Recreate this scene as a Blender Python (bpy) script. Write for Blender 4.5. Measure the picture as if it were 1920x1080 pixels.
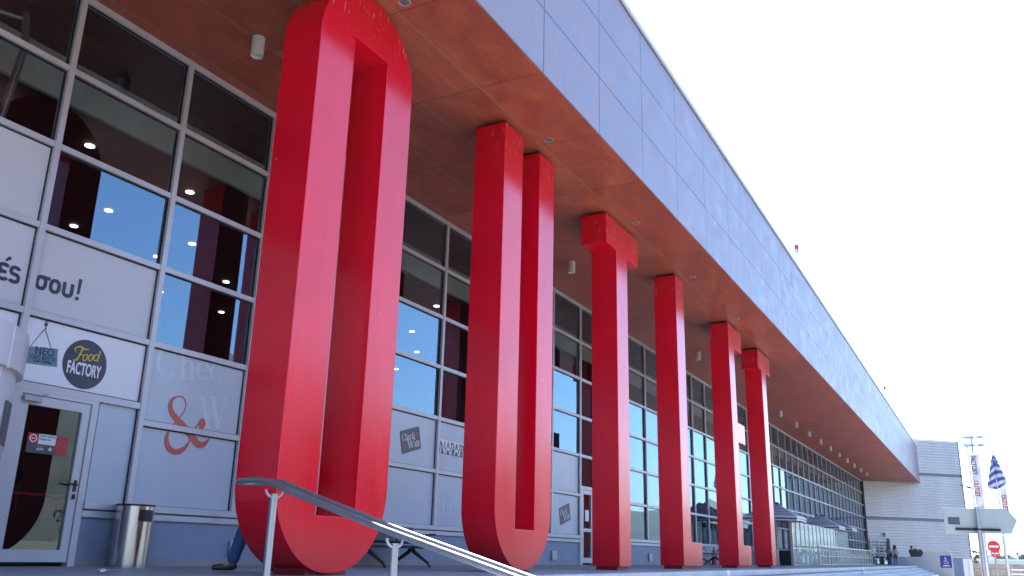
import bpy, bmesh, math, random
from math import sin, cos, pi, radians
from mathutils import Vector, Matrix
random.seed(7)
for o in list(bpy.data.objects):
    bpy.data.objects.remove(o)
S = bpy.context.scene
COL = S.collection

# ------------------------------------------------------------------ camera
YAW, PITCH, ROLL = 1.0809, 0.2918, 0.0247
fw = Vector((sin(YAW)*cos(PITCH), cos(YAW)*cos(PITCH), sin(PITCH)))
rt0 = Vector((cos(YAW), -sin(YAW), 0)); up0 = rt0.cross(fw)
rt = cos(ROLL)*rt0 + sin(ROLL)*up0
up = -sin(ROLL)*rt0 + cos(ROLL)*up0
cam = bpy.data.cameras.new('camera'); cam.sensor_width = 36; cam.lens = 1646.22/1920*36
cam.clip_start = 0.05; cam.clip_end = 30000
camo = bpy.data.objects.new('camera', cam); COL.objects.link(camo)
m = Matrix((rt, up, -fw)).transposed().to_4x4(); m.translation = Vector((0, -10, 0.2786))
camo.matrix_world = m
S.camera = camo

# ------------------------------------------------------------------ light
SUN = Vector((0.50, 0.115, 1.0)).normalized()
ELEV = math.asin(SUN.z); AZ = math.atan2(SUN.x, SUN.y)      # azimuth from +y towards +x
W = bpy.data.worlds.new('World'); S.world = W; W.use_nodes = True
nt = W.node_tree; nt.nodes.clear()
sky = nt.nodes.new('ShaderNodeTexSky'); sky.sky_type = 'NISHITA'; sky.sun_disc = False
sky.sun_elevation = ELEV; sky.sun_rotation = AZ; sky.altitude = 100
sky.air_density = 1.0; sky.dust_density = 0.25; sky.ozone_density = 6.0
bg = nt.nodes.new('ShaderNodeBackground'); bg.inputs[1].default_value = 0.15
wo = nt.nodes.new('ShaderNodeOutputWorld')
nt.links.new(sky.outputs[0], bg.inputs[0]); nt.links.new(bg.outputs[0], wo.inputs[0])
sl = bpy.data.lights.new('sun', 'SUN'); sl.energy = 3.3; sl.angle = radians(0.5); sl.color = (1, 0.95, 0.88)
so = bpy.data.objects.new('sun', sl); COL.objects.link(so)
so.rotation_euler = SUN.to_track_quat('Z', 'Y').to_euler()
S.view_settings.view_transform = 'Standard'; S.view_settings.look = 'None'
S.view_settings.gamma = 1.0; S.view_settings.exposure = 2.12
S.render.engine = 'CYCLES'
S.cycles.use_denoising = True
S.cycles.max_bounces = 8; S.cycles.diffuse_bounces = 4; S.cycles.glossy_bounces = 4; S.cycles.transparent_max_bounces = 12
S.cycles.sample_clamp_indirect = 6.0
S.cycles.caustics_reflective = False; S.cycles.caustics_refractive = False

# ------------------------------------------------------------------ materials
class NT:
    """small node-graph helper"""
    def __init__(s, name):
        s.m = bpy.data.materials.new(name); s.m.use_nodes = True
        s.t = s.m.node_tree; s.t.nodes.clear()
        s.out = s.t.nodes.new('ShaderNodeOutputMaterial')
    def n(s, typ, **kw):
        nd = s.t.nodes.new(typ)
        for k, v in kw.items(): setattr(nd, k, v)
        return nd
    def l(s, a, b): s.t.links.new(a, b)
    def val(s, sock, v):
        if hasattr(v, 'links'): s.l(v, sock)
        else: sock.default_value = v
    def math(s, op, a, b=0.0, c=0.0, clamp=False):
        nd = s.n('ShaderNodeMath', operation=op); nd.use_clamp = clamp
        s.val(nd.inputs[0], a); s.val(nd.inputs[1], b); s.val(nd.inputs[2], c)
        return nd.outputs[0]
    def coord(s, kind='Object'):
        return s.n('ShaderNodeTexCoord').outputs[kind]
    def mapping(s, vec, scale=(1,1,1), rot=(0,0,0)):
        nd = s.n('ShaderNodeMapping'); s.l(vec, nd.inputs[0]); nd.inputs['Scale'].default_value = scale; nd.inputs['Rotation'].default_value = rot
        return nd.outputs[0]
    def noise(s, vec, scale=3.0, detail=6.0, rough=0.55, dist=0.0):
        nd = s.n('ShaderNodeTexNoise'); s.l(vec, nd.inputs['Vector'])
        nd.inputs['Scale'].default_value = scale; nd.inputs['Detail'].default_value = detail
        nd.inputs['Roughness'].default_value = rough; nd.inputs['Distortion'].default_value = dist
        return nd.outputs[0]
    def ramp(s, fac, lo, hi, a=0.0, b=1.0):
        nd = s.n('ShaderNodeMapRange'); s.val(nd.inputs[0], fac)
        nd.inputs[1].default_value = lo; nd.inputs[2].default_value = hi
        nd.inputs[3].default_value = a; nd.inputs[4].default_value = b
        return nd.outputs[0]
    def mix(s, fac, a, b):
        nd = s.n('ShaderNodeMix', data_type='RGBA'); s.val(nd.inputs[0], fac)
        for sock, v in ((nd.inputs[6], a), (nd.inputs[7], b)):
            if hasattr(v, 'links'): s.l(v, sock)
            else: sock.default_value = (*v, 1)
        return nd.outputs[2]
    def scale_col(s, col, fac):
        nd = s.n('ShaderNodeMix', data_type='RGBA', blend_type='MULTIPLY'); nd.inputs[0].default_value = 1
        if hasattr(col, 'links'): s.l(col, nd.inputs[6])
        else: nd.inputs[6].default_value = (*col, 1)
        cb = s.n('ShaderNodeCombineColor'); [s.l(fac, cb.inputs[i]) for i in range(3)]
        s.l(cb.outputs[0], nd.inputs[7]); return nd.outputs[2]
    def sep(s, vec):
        nd = s.n('ShaderNodeSeparateXYZ'); s.l(vec, nd.inputs[0]); return nd.outputs
    def comb(s, x, y, z):
        nd = s.n('ShaderNodeCombineXYZ'); s.val(nd.inputs[0], x); s.val(nd.inputs[1], y); s.val(nd.inputs[2], z); return nd.outputs[0]
    def bsdf(s, col, rough=0.5, metal=0.0, spec=0.5, coat=0.0, coat_r=0.1, normal=None, emit=None, estr=0):
        nd = s.n('ShaderNodeBsdfPrincipled')
        if hasattr(col, 'links'): s.l(col, nd.inputs['Base Color'])
        else: nd.inputs['Base Color'].default_value = (*col, 1)
        s.val(nd.inputs['Roughness'], rough); s.val(nd.inputs['Metallic'], metal)
        nd.inputs['Specular IOR Level'].default_value = spec
        nd.inputs['Coat Weight'].default_value = coat; nd.inputs['Coat Roughness'].default_value = coat_r
        if normal is not None: s.l(normal, nd.inputs['Normal'])
        if emit: nd.inputs['Emission Color'].default_value = (*emit, 1); nd.inputs['Emission Strength'].default_value = estr
        s.l(nd.outputs[0], s.out.inputs[0]); return nd
    def bump(s, h, dist=0.01, strength=0.5):
        nd = s.n('ShaderNodeBump'); s.l(h, nd.inputs['Height']); nd.inputs['Distance'].default_value = dist
        nd.inputs['Strength'].default_value = strength; return nd.outputs[0]

def simple(name, col, rough=0.5, metal=0.0, var=0.12, scale=4.0, bump=0.0, bscale=60.0, spec=0.5, coat=0.0, stretch=(1,1,1), rvar=0.1):
    g = NT(name); c = g.mapping(g.coord(), stretch)
    n = g.noise(c, scale)
    f = g.ramp(n, 0.25, 0.75, 1-var, 1+var)
    rr = g.ramp(n, 0.25, 0.75, max(0.02, rough-rvar*rough), rough+rvar*rough)
    nm = g.bump(g.noise(c, bscale, 3), 0.004, bump) if bump else None
    g.bsdf(g.scale_col(col, f), rr, metal, spec, coat, normal=nm)
    return g.m

MAT = {}
# red paint of the letters: gloss coat, sun-faded clouds, brushed-down streaks, flaked paint near the top
def red_paint():
    g = NT('red_paint'); c = g.coord(); x, y, z = g.sep(c)
    big = g.noise(c, 0.8, 5); streak = g.noise(g.mapping(c, (14, 14, 0.5)), 1.0, 4)
    f = g.math('MULTIPLY', g.ramp(big, .3, .7, .88, 1.1), g.ramp(streak, .3, .7, .94, 1.05))
    col = g.scale_col((0.66, 0.0004, 0.016), f)
    # flaked spots near the tops
    ch = g.noise(g.mapping(c, (26, 26, 4)), 1.0, 5, .7)
    hi = g.ramp(g.math('ADD', z, g.math('MULTIPLY', g.noise(c, 1.7, 3), .9)), 6.9, 7.6, 0, 1)
    m_ = g.math('MULTIPLY', g.ramp(ch, .60, .66, 0, 1), hi, clamp=True)
    sp = g.ramp(g.noise(c, 11.0, 2, .4), .80, .81, 0, 1)
    m2 = g.math('MAXIMUM', g.math('MULTIPLY', m_, .6), g.math('MULTIPLY', sp, .5))
    col = g.mix(m2, col, (0.55, 0.36, 0.33))
    rough = g.math('ADD', g.ramp(g.noise(g.mapping(c, (6, 6, .8)), 1.0, 4), .3, .7, .14, .22), g.math('MULTIPLY', m2, .3))
    wav = g.noise(g.mapping(c, (1.6, 1.6, .9)), 1.0, 2)
    g.bsdf(col, rough, 0, .52, normal=g.bump(wav, .012, .35))
    return g.m
MAT['red'] = red_paint()
MAT['plinth_shade_red'] = simple('shaded_plinth_red', (0.16, 0.003, 0.008), .5)  # letter red darkened: the shade under the letters is put into this colour

def soffit_mat():
    g = NT('brown_laminate_soffit'); c = g.coord(); x, y, z = g.sep(c)
    u = g.math('DIVIDE', g.math('SUBTRACT', x, 10.713), 2.262); v = g.math('DIVIDE', g.math('ADD', y, 4.74), 1.125)
    cell = g.comb(g.math('FLOOR', u), g.math('FLOOR', v), 0.0)
    wn = g.n('ShaderNodeTexWhiteNoise'); g.l(cell, wn.inputs['Vector'])
    off = g.n('ShaderNodeVectorMath', operation='MULTIPLY_ADD'); g.l(wn.outputs['Color'], off.inputs[0]); off.inputs[1].default_value = (40, 40, 40); g.l(c, off.inputs[2])
    cc = off.outputs[0]
    cloud = g.noise(g.mapping(cc, (1.0, 1.6, 1)), .9, 8, .62, 1.2)
    grain = g.noise(g.mapping(cc, (2.5, 26, 1)), 1.0, 6, .6, .3)
    base = g.mix(g.ramp(cloud, .3, .7), (0.27, 0.052, 0.028), (0.45, 0.116, 0.052))
    pat = g.noise(g.mapping(cc, (.7, 1.3, 1)), 1.3, 6, .6, 2.0); base = g.mix(g.math('MULTIPLY', g.ramp(pat, .42, .68), .6), base, (0.27, 0.062, 0.050))
    base = g.scale_col(base, g.ramp(grain, .3, .7, .84, 1.14))
    base = g.scale_col(base, g.ramp(wn.outputs['Value'], 0, 1, .84, 1.12))
    spk = g.noise(c, 14.0, 3, .7); base = g.mix(g.math('MULTIPLY', g.ramp(spk, .72, .76), .35), base, (.5, .36, .3))
    def joint(t, w, size):
        fr = g.math('FRACT', t); d = g.math('MINIMUM', fr, g.math('SUBTRACT', 1.0, fr))
        return g.ramp(g.math('MULTIPLY', d, size), w*.5, w, 1, 0)
    j = g.math('MAXIMUM', joint(u, .009, 2.262), joint(v, .009, 1.125))
    col = g.mix(g.math('MULTIPLY', joint(u, .014, 2.262), .75), base, (.05, .025, .02))
    col = g.mix(g.math('MULTIPLY', joint(v, .020, 1.125), .6), col, (.26, .17, .13))
    g.bsdf(col, g.ramp(cloud, .3, .7, .38, .55), 0, .38)
    return g.m
MAT['soffit'] = soffit_mat()

def fascia_mat():
    g = NT('fascia_panel'); c = g.coord(); x, y, z = g.sep(c)
    u = g.math('DIVIDE', g.math('SUBTRACT', x, 10.713), 2.262); v = g.math('DIVIDE', g.math('SUBTRACT', z, 7.30), 1.135)
    cell = g.comb(g.math('FLOOR', u), g.math('FLOOR', v), 3.0)
    wn = g.n('ShaderNodeTexWhiteNoise'); g.l(cell, wn.inputs['Vector'])
    off = g.n('ShaderNodeVectorMath', operation='MULTIPLY_ADD'); g.l(wn.outputs['Color'], off.inputs[0]); off.inputs[1].default_value = (40, 40, 40); g.l(c, off.inputs[2])
    cloud = g.noise(g.mapping(off.outputs[0], (1, 1, 1.3)), .9, 8, .6, 1.0)
    base = g.mix(g.ramp(cloud, .3, .7), (0.20, 0.165, 0.20), (0.28, 0.245, 0.30))
    base = g.scale_col(base, g.ramp(wn.outputs['Value'], 0, 1, .93, 1.05))
    bl = g.noise(g.mapping(off.outputs[0], (.8, .8, 1.4), (0, .7, 0)), 1.1, 7, .6, 1.5); base = g.mix(g.math('MULTIPLY', g.ramp(bl, .42, .66), .8), base, (0.29, 0.19, 0.205))
    drip = g.noise(g.mapping(c, (10, 10, .7)), 1.0, 5, .65); base = g.scale_col(base, g.ramp(drip, .35, .7, 1.02, .96))
    dots = g.noise(c, 16.0, 2, .4); base = g.scale_col(base, g.ramp(dots, .74, .77, 1.0, .6))
    def joint(t, w, size):
        fr = g.math('FRACT', t); d = g.math('MINIMUM', fr, g.math('SUBTRACT', 1.0, fr))
        return g.ramp(g.math('MULTIPLY', d, size), w*.5, w, 1, 0)
    j = g.math('MAXIMUM', joint(u, .025, 2.262), joint(v, .025, 1.135))
    # fixing rivets along the panel edges
    fu = g.math('FRACT', g.math('ADD', g.math('MULTIPLY', u, 4.0), .5)); fz = g.math('FRACT', g.math('ADD', v, .06))
    du = g.math('MULTIPLY', g.math('SUBTRACT', fu, .5), .565); dv = g.math('MULTIPLY', g.math('SUBTRACT', fz, .12), 1.135)
    rr = g.math('SQRT', g.math('ADD', g.math('MULTIPLY', du, du), g.math('MULTIPLY', dv, dv)))
    riv = g.ramp(rr, .010, .016, 1, 0)
    col = g.mix(g.math('MULTIPLY', j, .85), base, (.035, .032, .04))
    col = g.mix(g.math('MULTIPLY', riv, .6), col, (.10, .09, .10))
    g.bsdf(col, g.ramp(cloud, .3, .7, .32, .50), 0, .38)
    return g.m
MAT['fascia'] = fascia_mat()

def glass_mat(name, tint, refl, rough=0.0, trans=(0.72, 0.80, 0.82)):
    g = NT(name)
    lw = g.n('ShaderNodeFresnel'); lw.inputs[0].default_value = 1.5
    fac = g.ramp(lw.outputs[0], 0.04, 1.0, refl, 1.0)
    gl = g.n('ShaderNodeBsdfGlossy'); gl.inputs['Color'].default_value = (*tint, 1); gl.inputs['Roughness'].default_value = rough
    tr = g.n('ShaderNodeBsdfTransparent'); tr.inputs[0].default_value = (*trans, 1)
    mx = g.n('ShaderNodeMixShader'); g.l(fac, mx.inputs[0]); g.l(tr.outputs[0], mx.inputs[1]); g.l(gl.outputs[0], mx.inputs[2])
    g.l(mx.outputs[0], g.out.inputs[0]); return g.m
MAT['glass'] = glass_mat('coated_window_glass', (0.60, 0.82, 1.0), 0.165)
MAT['clear_glass'] = glass_mat('clear_glass', (0.85, 0.95, 1.0), 0.10, trans=(.75, .82, .85))
MAT['screen_glass'] = glass_mat('screen_glass', (0.72, 0.90, 1.0), 0.36, trans=(.6, .66, .7))

MAT['alu'] = simple('grey_aluminium', (0.53, 0.52, 0.55), .38, 0.25, .06, 2)
MAT['coping_white'] = simple('pale_coping', (0.62, 0.63, 0.66), .4)
MAT['gasket'] = simple('black_gasket', (0.012, 0.012, 0.016), .6)
MAT['film'] = simple('pale_window_film', (0.48, 0.53, 0.61), .22, 0, .05, 1.2, spec=.5, rvar=.25)
MAT['film2'] = simple('pale_grey_panel', (0.56, 0.555, 0.59), .3, 0, .05, 1.0)
MAT['white_print'] = simple('white_vinyl_print', (0.76, 0.75, 0.80), .35, 0, .03, 1.0)
MAT['ghost'] = simple('faint_white_vinyl', (0.56, 0.60, 0.68), .22, 0, .03, 1.0)
MAT['dado'] = simple('painted_render_dado', (0.22, 0.265, 0.36), .55, 0, .10, 1.3, .15, 40)
MAT['concrete'] = simple('platform_concrete', (0.26, 0.25, 0.26), .5, 0, .25, .9, .2, 30)
MAT['step'] = simple('step_stone', (0.46, 0.46, 0.46), .65, 0, .16, 1.6, .2, 40)
MAT['navy'] = simple('navy_vinyl', (0.035, 0.037, 0.062), .35)
MAT['charcoal'] = simple('charcoal_vinyl', (0.075, 0.078, 0.095), .4)
MAT['teal_plate'] = simple('blue_grey_plate', (0.13, 0.22, 0.29), .4)
MAT['yellow'] = simple('yellow_vinyl', (0.60, 0.46, 0.04), .4)
MAT['coral'] = simple('coral_vinyl', (0.50, 0.10, 0.075), .35)
MAT['sign_red'] = simple('red_vinyl', (0.45, 0.012, 0.025), .35)
MAT['joint_grey'] = simple('joint_grey', (0.20, 0.205, 0.22), .5)
MAT['road_red'] = simple('road_sign_red', (0.70, 0.025, 0.03), .4)
MAT['offwhite'] = simple('off_white', (0.62, 0.62, 0.60), .4, 0, .06)
MAT['black'] = simple('black_plastic', (0.015, 0.015, 0.018), .45)
MAT['dark_metal'] = simple('dark_metal', (0.03, 0.032, 0.04), .35, .6)
MAT['steel'] = simple('brushed_steel', (0.60, 0.58, 0.56), .22, 1.0, .10, 1.0, stretch=(40, 40, 1.0), rvar=.3)
MAT['rail_steel'] = simple('rail_steel', (0.34, 0.35, 0.36), .46, 1.0, .08, 3.0)
MAT['galv'] = simple('galvanised_steel', (0.42, 0.43, 0.45), .42, .7, .15, 6)
MAT['lamp_grey'] = simple('lamp_housing', (0.52, 0.52, 0.49), .4, 0, .05)
MAT['int_dark'] = simple('interior_dark', (0.030, 0.024, 0.026), .7)
MAT['int_ceiling'] = simple('interior_ceiling', (0.06, 0.045, 0.045), .7)
MAT['int_white'] = simple('interior_bulkhead', (0.72, 0.80, 0.80), .6)
MAT['int_floor'] = simple('interior_floor', (0.10, 0.085, 0.08), .4)
MAT['int_violet'] = simple('interior_violet', (0.06, 0.012, 0.035), .6)
MAT['skin'] = simple('skin', (0.36, 0.19, 0.13), .5)
MAT['skin_dark'] = simple('skin_brown', (0.16, 0.08, 0.05), .5)
MAT['denim'] = simple('blue_denim', (0.035, 0.075, 0.21), .8, 0, .25, 9, .2, 200)
MAT['hair'] = simple('dark_hair', (0.012, 0.009, 0.008), .6)
MAT['shirt_dark'] = simple('dark_cloth', (0.03, 0.03, 0.045), .8)
MAT['shirt_grey'] = simple('grey_cloth', (0.20, 0.21, 0.28), .8)
MAT['shirt_pink'] = simple('pink_cloth', (0.50, 0.30, 0.33), .8)
MAT['shorts'] = simple('maroon_cloth', (0.10, 0.03, 0.05), .8)
MAT['shoe'] = simple('black_shoe', (0.016, 0.017, 0.022), .5)
MAT['cloth_white'] = simple('white_cloth', (0.62, 0.61, 0.62), .8, 0, .05)
def cloth(name, col):
    g = NT(name); d = g.n('ShaderNodeBsdfDiffuse'); tl = g.n('ShaderNodeBsdfTranslucent'); mx = g.n('ShaderNodeMixShader'); mx.inputs[0].default_value = .5
    for k in (d, tl): k.inputs[0].default_value = (*col, 1)
    g.l(d.outputs[0], mx.inputs[1]); g.l(tl.outputs[0], mx.inputs[2]); g.l(mx.outputs[0], g.out.inputs[0]); return g.m
MAT['banner_cloth'] = cloth('white_banner_cloth', (.72, .71, .74)); MAT['flag_blue_cloth'] = cloth('blue_flag_cloth', (.16, .20, .48))
MAT['flag_blue'] = simple('flag_blue', (0.06, 0.10, 0.32), .8)
MAT['bin_dark'] = simple('dark_grey_bin', (0.05, 0.055, 0.05), .6)
MAT['sign_back'] = simple('weathered_sign_back', (0.38, 0.42, 0.40), .5, .1, .10, 3, stretch=(1, 1, .4))
MAT['sign_blue'] = simple('blue_sign', (0.012, 0.022, 0.22), .4)
MAT['render_grey'] = simple('grey_render', (0.44, 0.44, 0.44), .8, 0, .08, 1.0, .2, 30)
MAT['white_paint'] = simple('white_paint', (0.75, 0.75, 0.74), .5, 0, .04)
MAT['railing_beige'] = simple('stainless_warm', (0.60, 0.55, 0.50), .32, .85, .06)
MAT['extinguisher'] = simple('extinguisher_red', (0.45, 0.01, 0.015), .3)

def emis(name, col, st):
    g = NT(name); e = g.n('ShaderNodeEmission'); e.inputs[0].default_value = (*col, 1); e.inputs[1].default_value = st
    g.l(e.outputs[0], g.out.inputs[0]); return g.m
MAT['spot_lit'] = emis('lit_spotlight', (1, .93, .8), 3.0)

def stripes(name, axis, period, duty, a, b, rough=.8):
    g = NT(name); c = g.coord(); s = g.sep(c)[axis]
    fr = g.math('FRACT', g.math('DIVIDE', s, period)); k = g.math('LESS_THAN', fr, duty)
    n = g.noise(c, 5.0); g.bsdf(g.scale_col(g.mix(k, a, b), g.ramp(n, .3, .7, .9, 1.1)), rough); return g.m
MAT['parasol'] = stripes('striped_parasol_cloth', 2, .072, .36, (0.50, 0.50, 0.56), (0.035, 0.035, 0.07))

def cladding():
    g = NT('ribbed_metal_cladding'); c = g.coord(); x, y, z = g.sep(c)
    n = g.noise(g.mapping(c, (.6, .6, .25)), 1.0, 5); st = g.noise(g.mapping(c, (6, 6, .15)), 1.0, 4)
    f = g.math('MULTIPLY', g.ramp(n, .3, .7, .92, 1.06), g.ramp(st, .3, .7, .95, 1.04))
    g.bsdf(g.scale_col((0.60, 0.60, 0.62), f), .42, .25); return g.m
MAT['cladding'] = cladding()

def paving(name, col, size, var=.12, jw=.008):
    g = NT(name); c = g.coord(); x, y, z = g.sep(c)
    u = g.math('DIVIDE', x, size); v = g.math('DIVIDE', y, size)
    cell = g.comb(g.math('FLOOR', u), g.math('FLOOR', v), 0.0)
    wn = g.n('ShaderNodeTexWhiteNoise'); g.l(cell, wn.inputs['Vector'])
    def joint(t):
        fr = g.math('FRACT', t); d = g.math('MINIMUM', fr, g.math('SUBTRACT', 1.0, fr))
        return g.ramp(g.math('MULTIPLY', d, size), jw*.5, jw, 1, 0)
    n = g.noise(c, .5, 8, .6); n2 = g.noise(c, 12.0, 4)
    b = g.scale_col(col, g.ramp(n, .3, .7, 1-var, 1+var)); b = g.scale_col(b, g.ramp(n2, .3, .7, .94, 1.06))
    b = g.scale_col(b, g.ramp(wn.outputs[0], 0, 1, .94, 1.05))
    b = g.mix(g.math('MULTIPLY', g.math('MAXIMUM', joint(u), joint(v)), .6), b, (.06, .06, .06))
    g.bsdf(b, g.ramp(n, .3, .7, .45, .65), 0, .4, normal=g.bump(n2, .003, .2)); return g.m
MAT['platform'] = paving('grey_platform_slabs', (0.24, 0.235, 0.25), 1.2)
MAT['plaza'] = paving('plaza_paving', (0.50, 0.46, 0.41), .6, .1)

MAT['asphalt'] = simple('asphalt', (0.10, 0.094, 0.088), .85, 0, .2, .6, .2, 60)
def ground_mat():
    g = NT('dry_ground'); c = g.coord()
    n = g.noise(c, .01, 8, .6); n2 = g.noise(c, .15, 6)
    col = g.mix(g.ramp(n, .4, .6), (0.30, 0.27, 0.21), (0.16, 0.17, 0.09))
    g.bsdf(g.scale_col(col, g.ramp(n2, .3, .7, .8, 1.2)), .9); return g.m
MAT['ground'] = ground_mat()
def hill_mat():
    g = NT('scrub_hillside'); c = g.coord(); n = g.noise(c, .006, 9, .65)
    g.bsdf(g.mix(g.ramp(n, .4, .62), (0.10, 0.105, 0.06), (0.22, 0.19, 0.14)), .95); return g.m
MAT['hill'] = hill_mat()
def blockwork():
    g = NT('tan_blockwork'); c = g.coord(); x, y, z = g.sep(c)
    br = g.n('ShaderNodeTexBrick'); g.l(g.comb(y, z, 0.0), br.inputs['Vector'])
    br.inputs['Color1'].default_value = (.40, .34, .27, 1); br.inputs['Color2'].default_value = (.46, .39, .31, 1); br.inputs['Mortar'].default_value = (.22, .19, .16, 1)
    br.inputs['Scale'].default_value = 1.0; br.inputs['Brick Width'].default_value = 1.2; br.inputs['Row Height'].default_value = .55; br.inputs['Mortar Size'].default_value = .02
    g.bsdf(g.scale_col(br.outputs[0], g.ramp(g.noise(c, 3.0), .3, .7, .85, 1.12)), .85); return g.m
MAT['block'] = blockwork()
MAT['leaf'] = simple('foliage', (0.06, 0.085, 0.03), .7, 0, .5, 1.5)
MAT['bark'] = simple('bark', (0.12, 0.09, 0.06), .9, 0, .3, 6)

# ------------------------------------------------------------------ mesh helpers
def wl(o):
    v = Vector((0, 0, 0))
    while o is not None: v = v + o.location; o = o.parent
    return v
def tag(o, label=None, cat=None, group=None, kind=None):
    if label: o['label'] = label
    if cat: o['category'] = cat
    if group: o['group'] = group
    if kind: o['kind'] = kind
    return o
def thing(name, loc, label, cat, group=None):
    o = bpy.data.objects.new(name, None); o.empty_display_size = .2; COL.objects.link(o); o.location = loc
    return tag(o, label, cat, group)

class MB:
    def __init__(s, xf=None): s.v = []; s.f = []; s.xf = xf
    def add(s, vs, fs):
        b = len(s.v)
        for p in vs:
            p = Vector(p); s.v.append(s.xf @ p if s.xf else p)
        s.f += [[b+i for i in f] for f in fs]; return s
    def box(s, x0, x1, y0, y1, z0, z1):
        vs = [(x, y, z) for x in (x0, x1) for y in (y0, y1) for z in (z0, z1)]
        return s.add(vs, [(0,1,3,2),(4,6,7,5),(0,4,5,1),(2,3,7,6),(0,2,6,4),(1,5,7,3)])
    def prism(s, pts, axis, a0, a1):
        n = len(pts)
        def mk(p, a): return {'x': (a, p[0], p[1]), 'y': (p[0], a, p[1]), 'z': (p[0], p[1], a)}[axis]
        vs = [mk(p, a0) for p in pts] + [mk(p, a1) for p in pts]
        fs = [list(range(n)), list(range(2*n-1, n-1, -1))] + [(i, (i+1) % n, n+(i+1) % n, n+i) for i in range(n)]
        return s.add(vs, fs)
    def tube(s, path, r, n=10, closed=False, cap=True):
        path = [Vector(p) for p in path]; k = len(path); rs = r if isinstance(r, (list, tuple)) else [r]*k
        vs = []; ref = None
        for i, p in enumerate(path):
            if closed: t = path[(i+1) % k]-path[i-1]
            else: t = path[min(i+1, k-1)]-path[max(i-1, 0)]
            t.normalize()
            if ref is None:
                ref = t.cross(Vector((0, 0, 1)))
                if ref.length < .1: ref = t.cross(Vector((1, 0, 0)))
            ref = (ref - t*ref.dot(t)).normalized(); b = t.cross(ref)
            for j in range(n):
                a = 2*pi*j/n; vs.append(p + (ref*cos(a)+b*sin(a))*rs[i])
        fs = []
        for i in range(k if closed else k-1):
            for j in range(n):
                a = i*n+j; a2 = i*n+(j+1) % n; c = ((i+1) % k)*n+j; c2 = ((i+1) % k)*n+(j+1) % n
                fs.append((a, a2, c2, c))
        if cap and not closed: fs += [list(range(n-1, -1, -1)), list(range((k-1)*n, k*n))]
        return s.add(vs, fs)
    def lathe(s, prof, c, n=24, a0=0, a1=2*pi):
        full = abs(a1-a0-2*pi) < 1e-6; m_ = n if full else n+1; vs = []
        for (r, z) in prof:
            for j in range(m_):
                a = a0+(a1-a0)*j/n; vs.append((c[0]+r*cos(a), c[1]+r*sin(a), c[2]+z))
        fs = []
        for i in range(len(prof)-1):
            for j in range(n):
                a = i*m_+j; b = i*m_+(j+1) % m_; fs.append((a, b, b+m_, a+m_))
        if full:
            if prof[0][0] > 1e-4: fs.append(list(range(m_-1, -1, -1)))
            if prof[-1][0] > 1e-4: fs.append(list(range((len(prof)-1)*m_, len(prof)*m_)))
        return s.add(vs, fs)
    def build(s, name, mat, parent=None, smooth=False, bevel=0.0, seg=2, origin=None, normals=True):
        if parent is not None: org = wl(parent)
        elif origin is not None: org = Vector(origin)
        else:
            xs = [p.x for p in s.v]; ys = [p.y for p in s.v]; zs = [p.z for p in s.v]
            org = Vector(((min(xs)+max(xs))/2, (min(ys)+max(ys))/2, min(zs)))
        me = bpy.data.meshes.new(name); me.from_pydata([p-org for p in s.v], [], s.f)
        if normals:
            bm = bmesh.new(); bm.from_mesh(me); bmesh.ops.remove_doubles(bm, verts=bm.verts, dist=1e-5)
            bmesh.ops.recalc_face_normals(bm, faces=bm.faces); bm.to_mesh(me); bm.free()
        o = bpy.data.objects.new(name, me); COL.objects.link(o)
        if parent is not None: o.parent = parent
        else: o.location = org
        if mat: me.materials.append(mat if not isinstance(mat, str) else MAT[mat])
        if smooth:
            me.polygons.foreach_set('use_smooth', [True]*len(me.polygons))
            try: me.set_sharp_from_angle(angle=radians(35))
            except Exception: pass
        if bevel:
            b = o.modifiers.new('bevel', 'BEVEL'); b.width = bevel; b.segments = seg; b.limit_method = 'ANGLE'; b.angle_limit = radians(40)
        return o
def box(name, mat, parent, x0, x1, y0, y1, z0, z1, bevel=0.0, **k):
    return MB().box(x0, x1, y0, y1, z0, z1).build(name, mat, parent, bevel=bevel, **k)
def tag_(o, *a, **k): return tag(o, *a, **k)

def text_mb(txt, size, mtx, bold=0.0, xs=1.0, shear=0.0, depth=.002, align='LEFT', space=1.0):
    cu = bpy.data.curves.new('lettering', 'FONT'); cu.body = txt; cu.size = size; cu.offset = bold; cu.shear = shear
    cu.extrude = depth; cu.align_x = align; cu.space_character = space; cu.resolution_u = 6
    o = bpy.data.objects.new('lettering', cu); COL.objects.link(o)
    me = o.to_mesh(); b = MB(mtx @ Matrix.Diagonal((xs, 1, 1, 1)))
    b.add([v.co.copy() for v in me.vertices], [list(p.vertices) for p in me.polygons])
    o.to_mesh_clear(); bpy.data.objects.remove(o); bpy.data.curves.remove(cu)
    return b
def on_wall(x, z, y=-.012, tilt=0.0):        # lettering plane on the facade, facing the plaza
    return Matrix.Translation((x, y, z)) @ Matrix.Rotation(pi/2, 4, 'X') @ Matrix.Rotation(tilt, 4, 'Z')
def on_side(x, y, z, face=-1, tilt=0.0):      # lettering plane facing -x
    return Matrix.Translation((x, y, z)) @ Matrix.Rotation(-pi/2, 4, 'Z') @ Matrix.Rotation(pi/2, 4, 'X') @ Matrix.Rotation(tilt, 4, 'Z')
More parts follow.
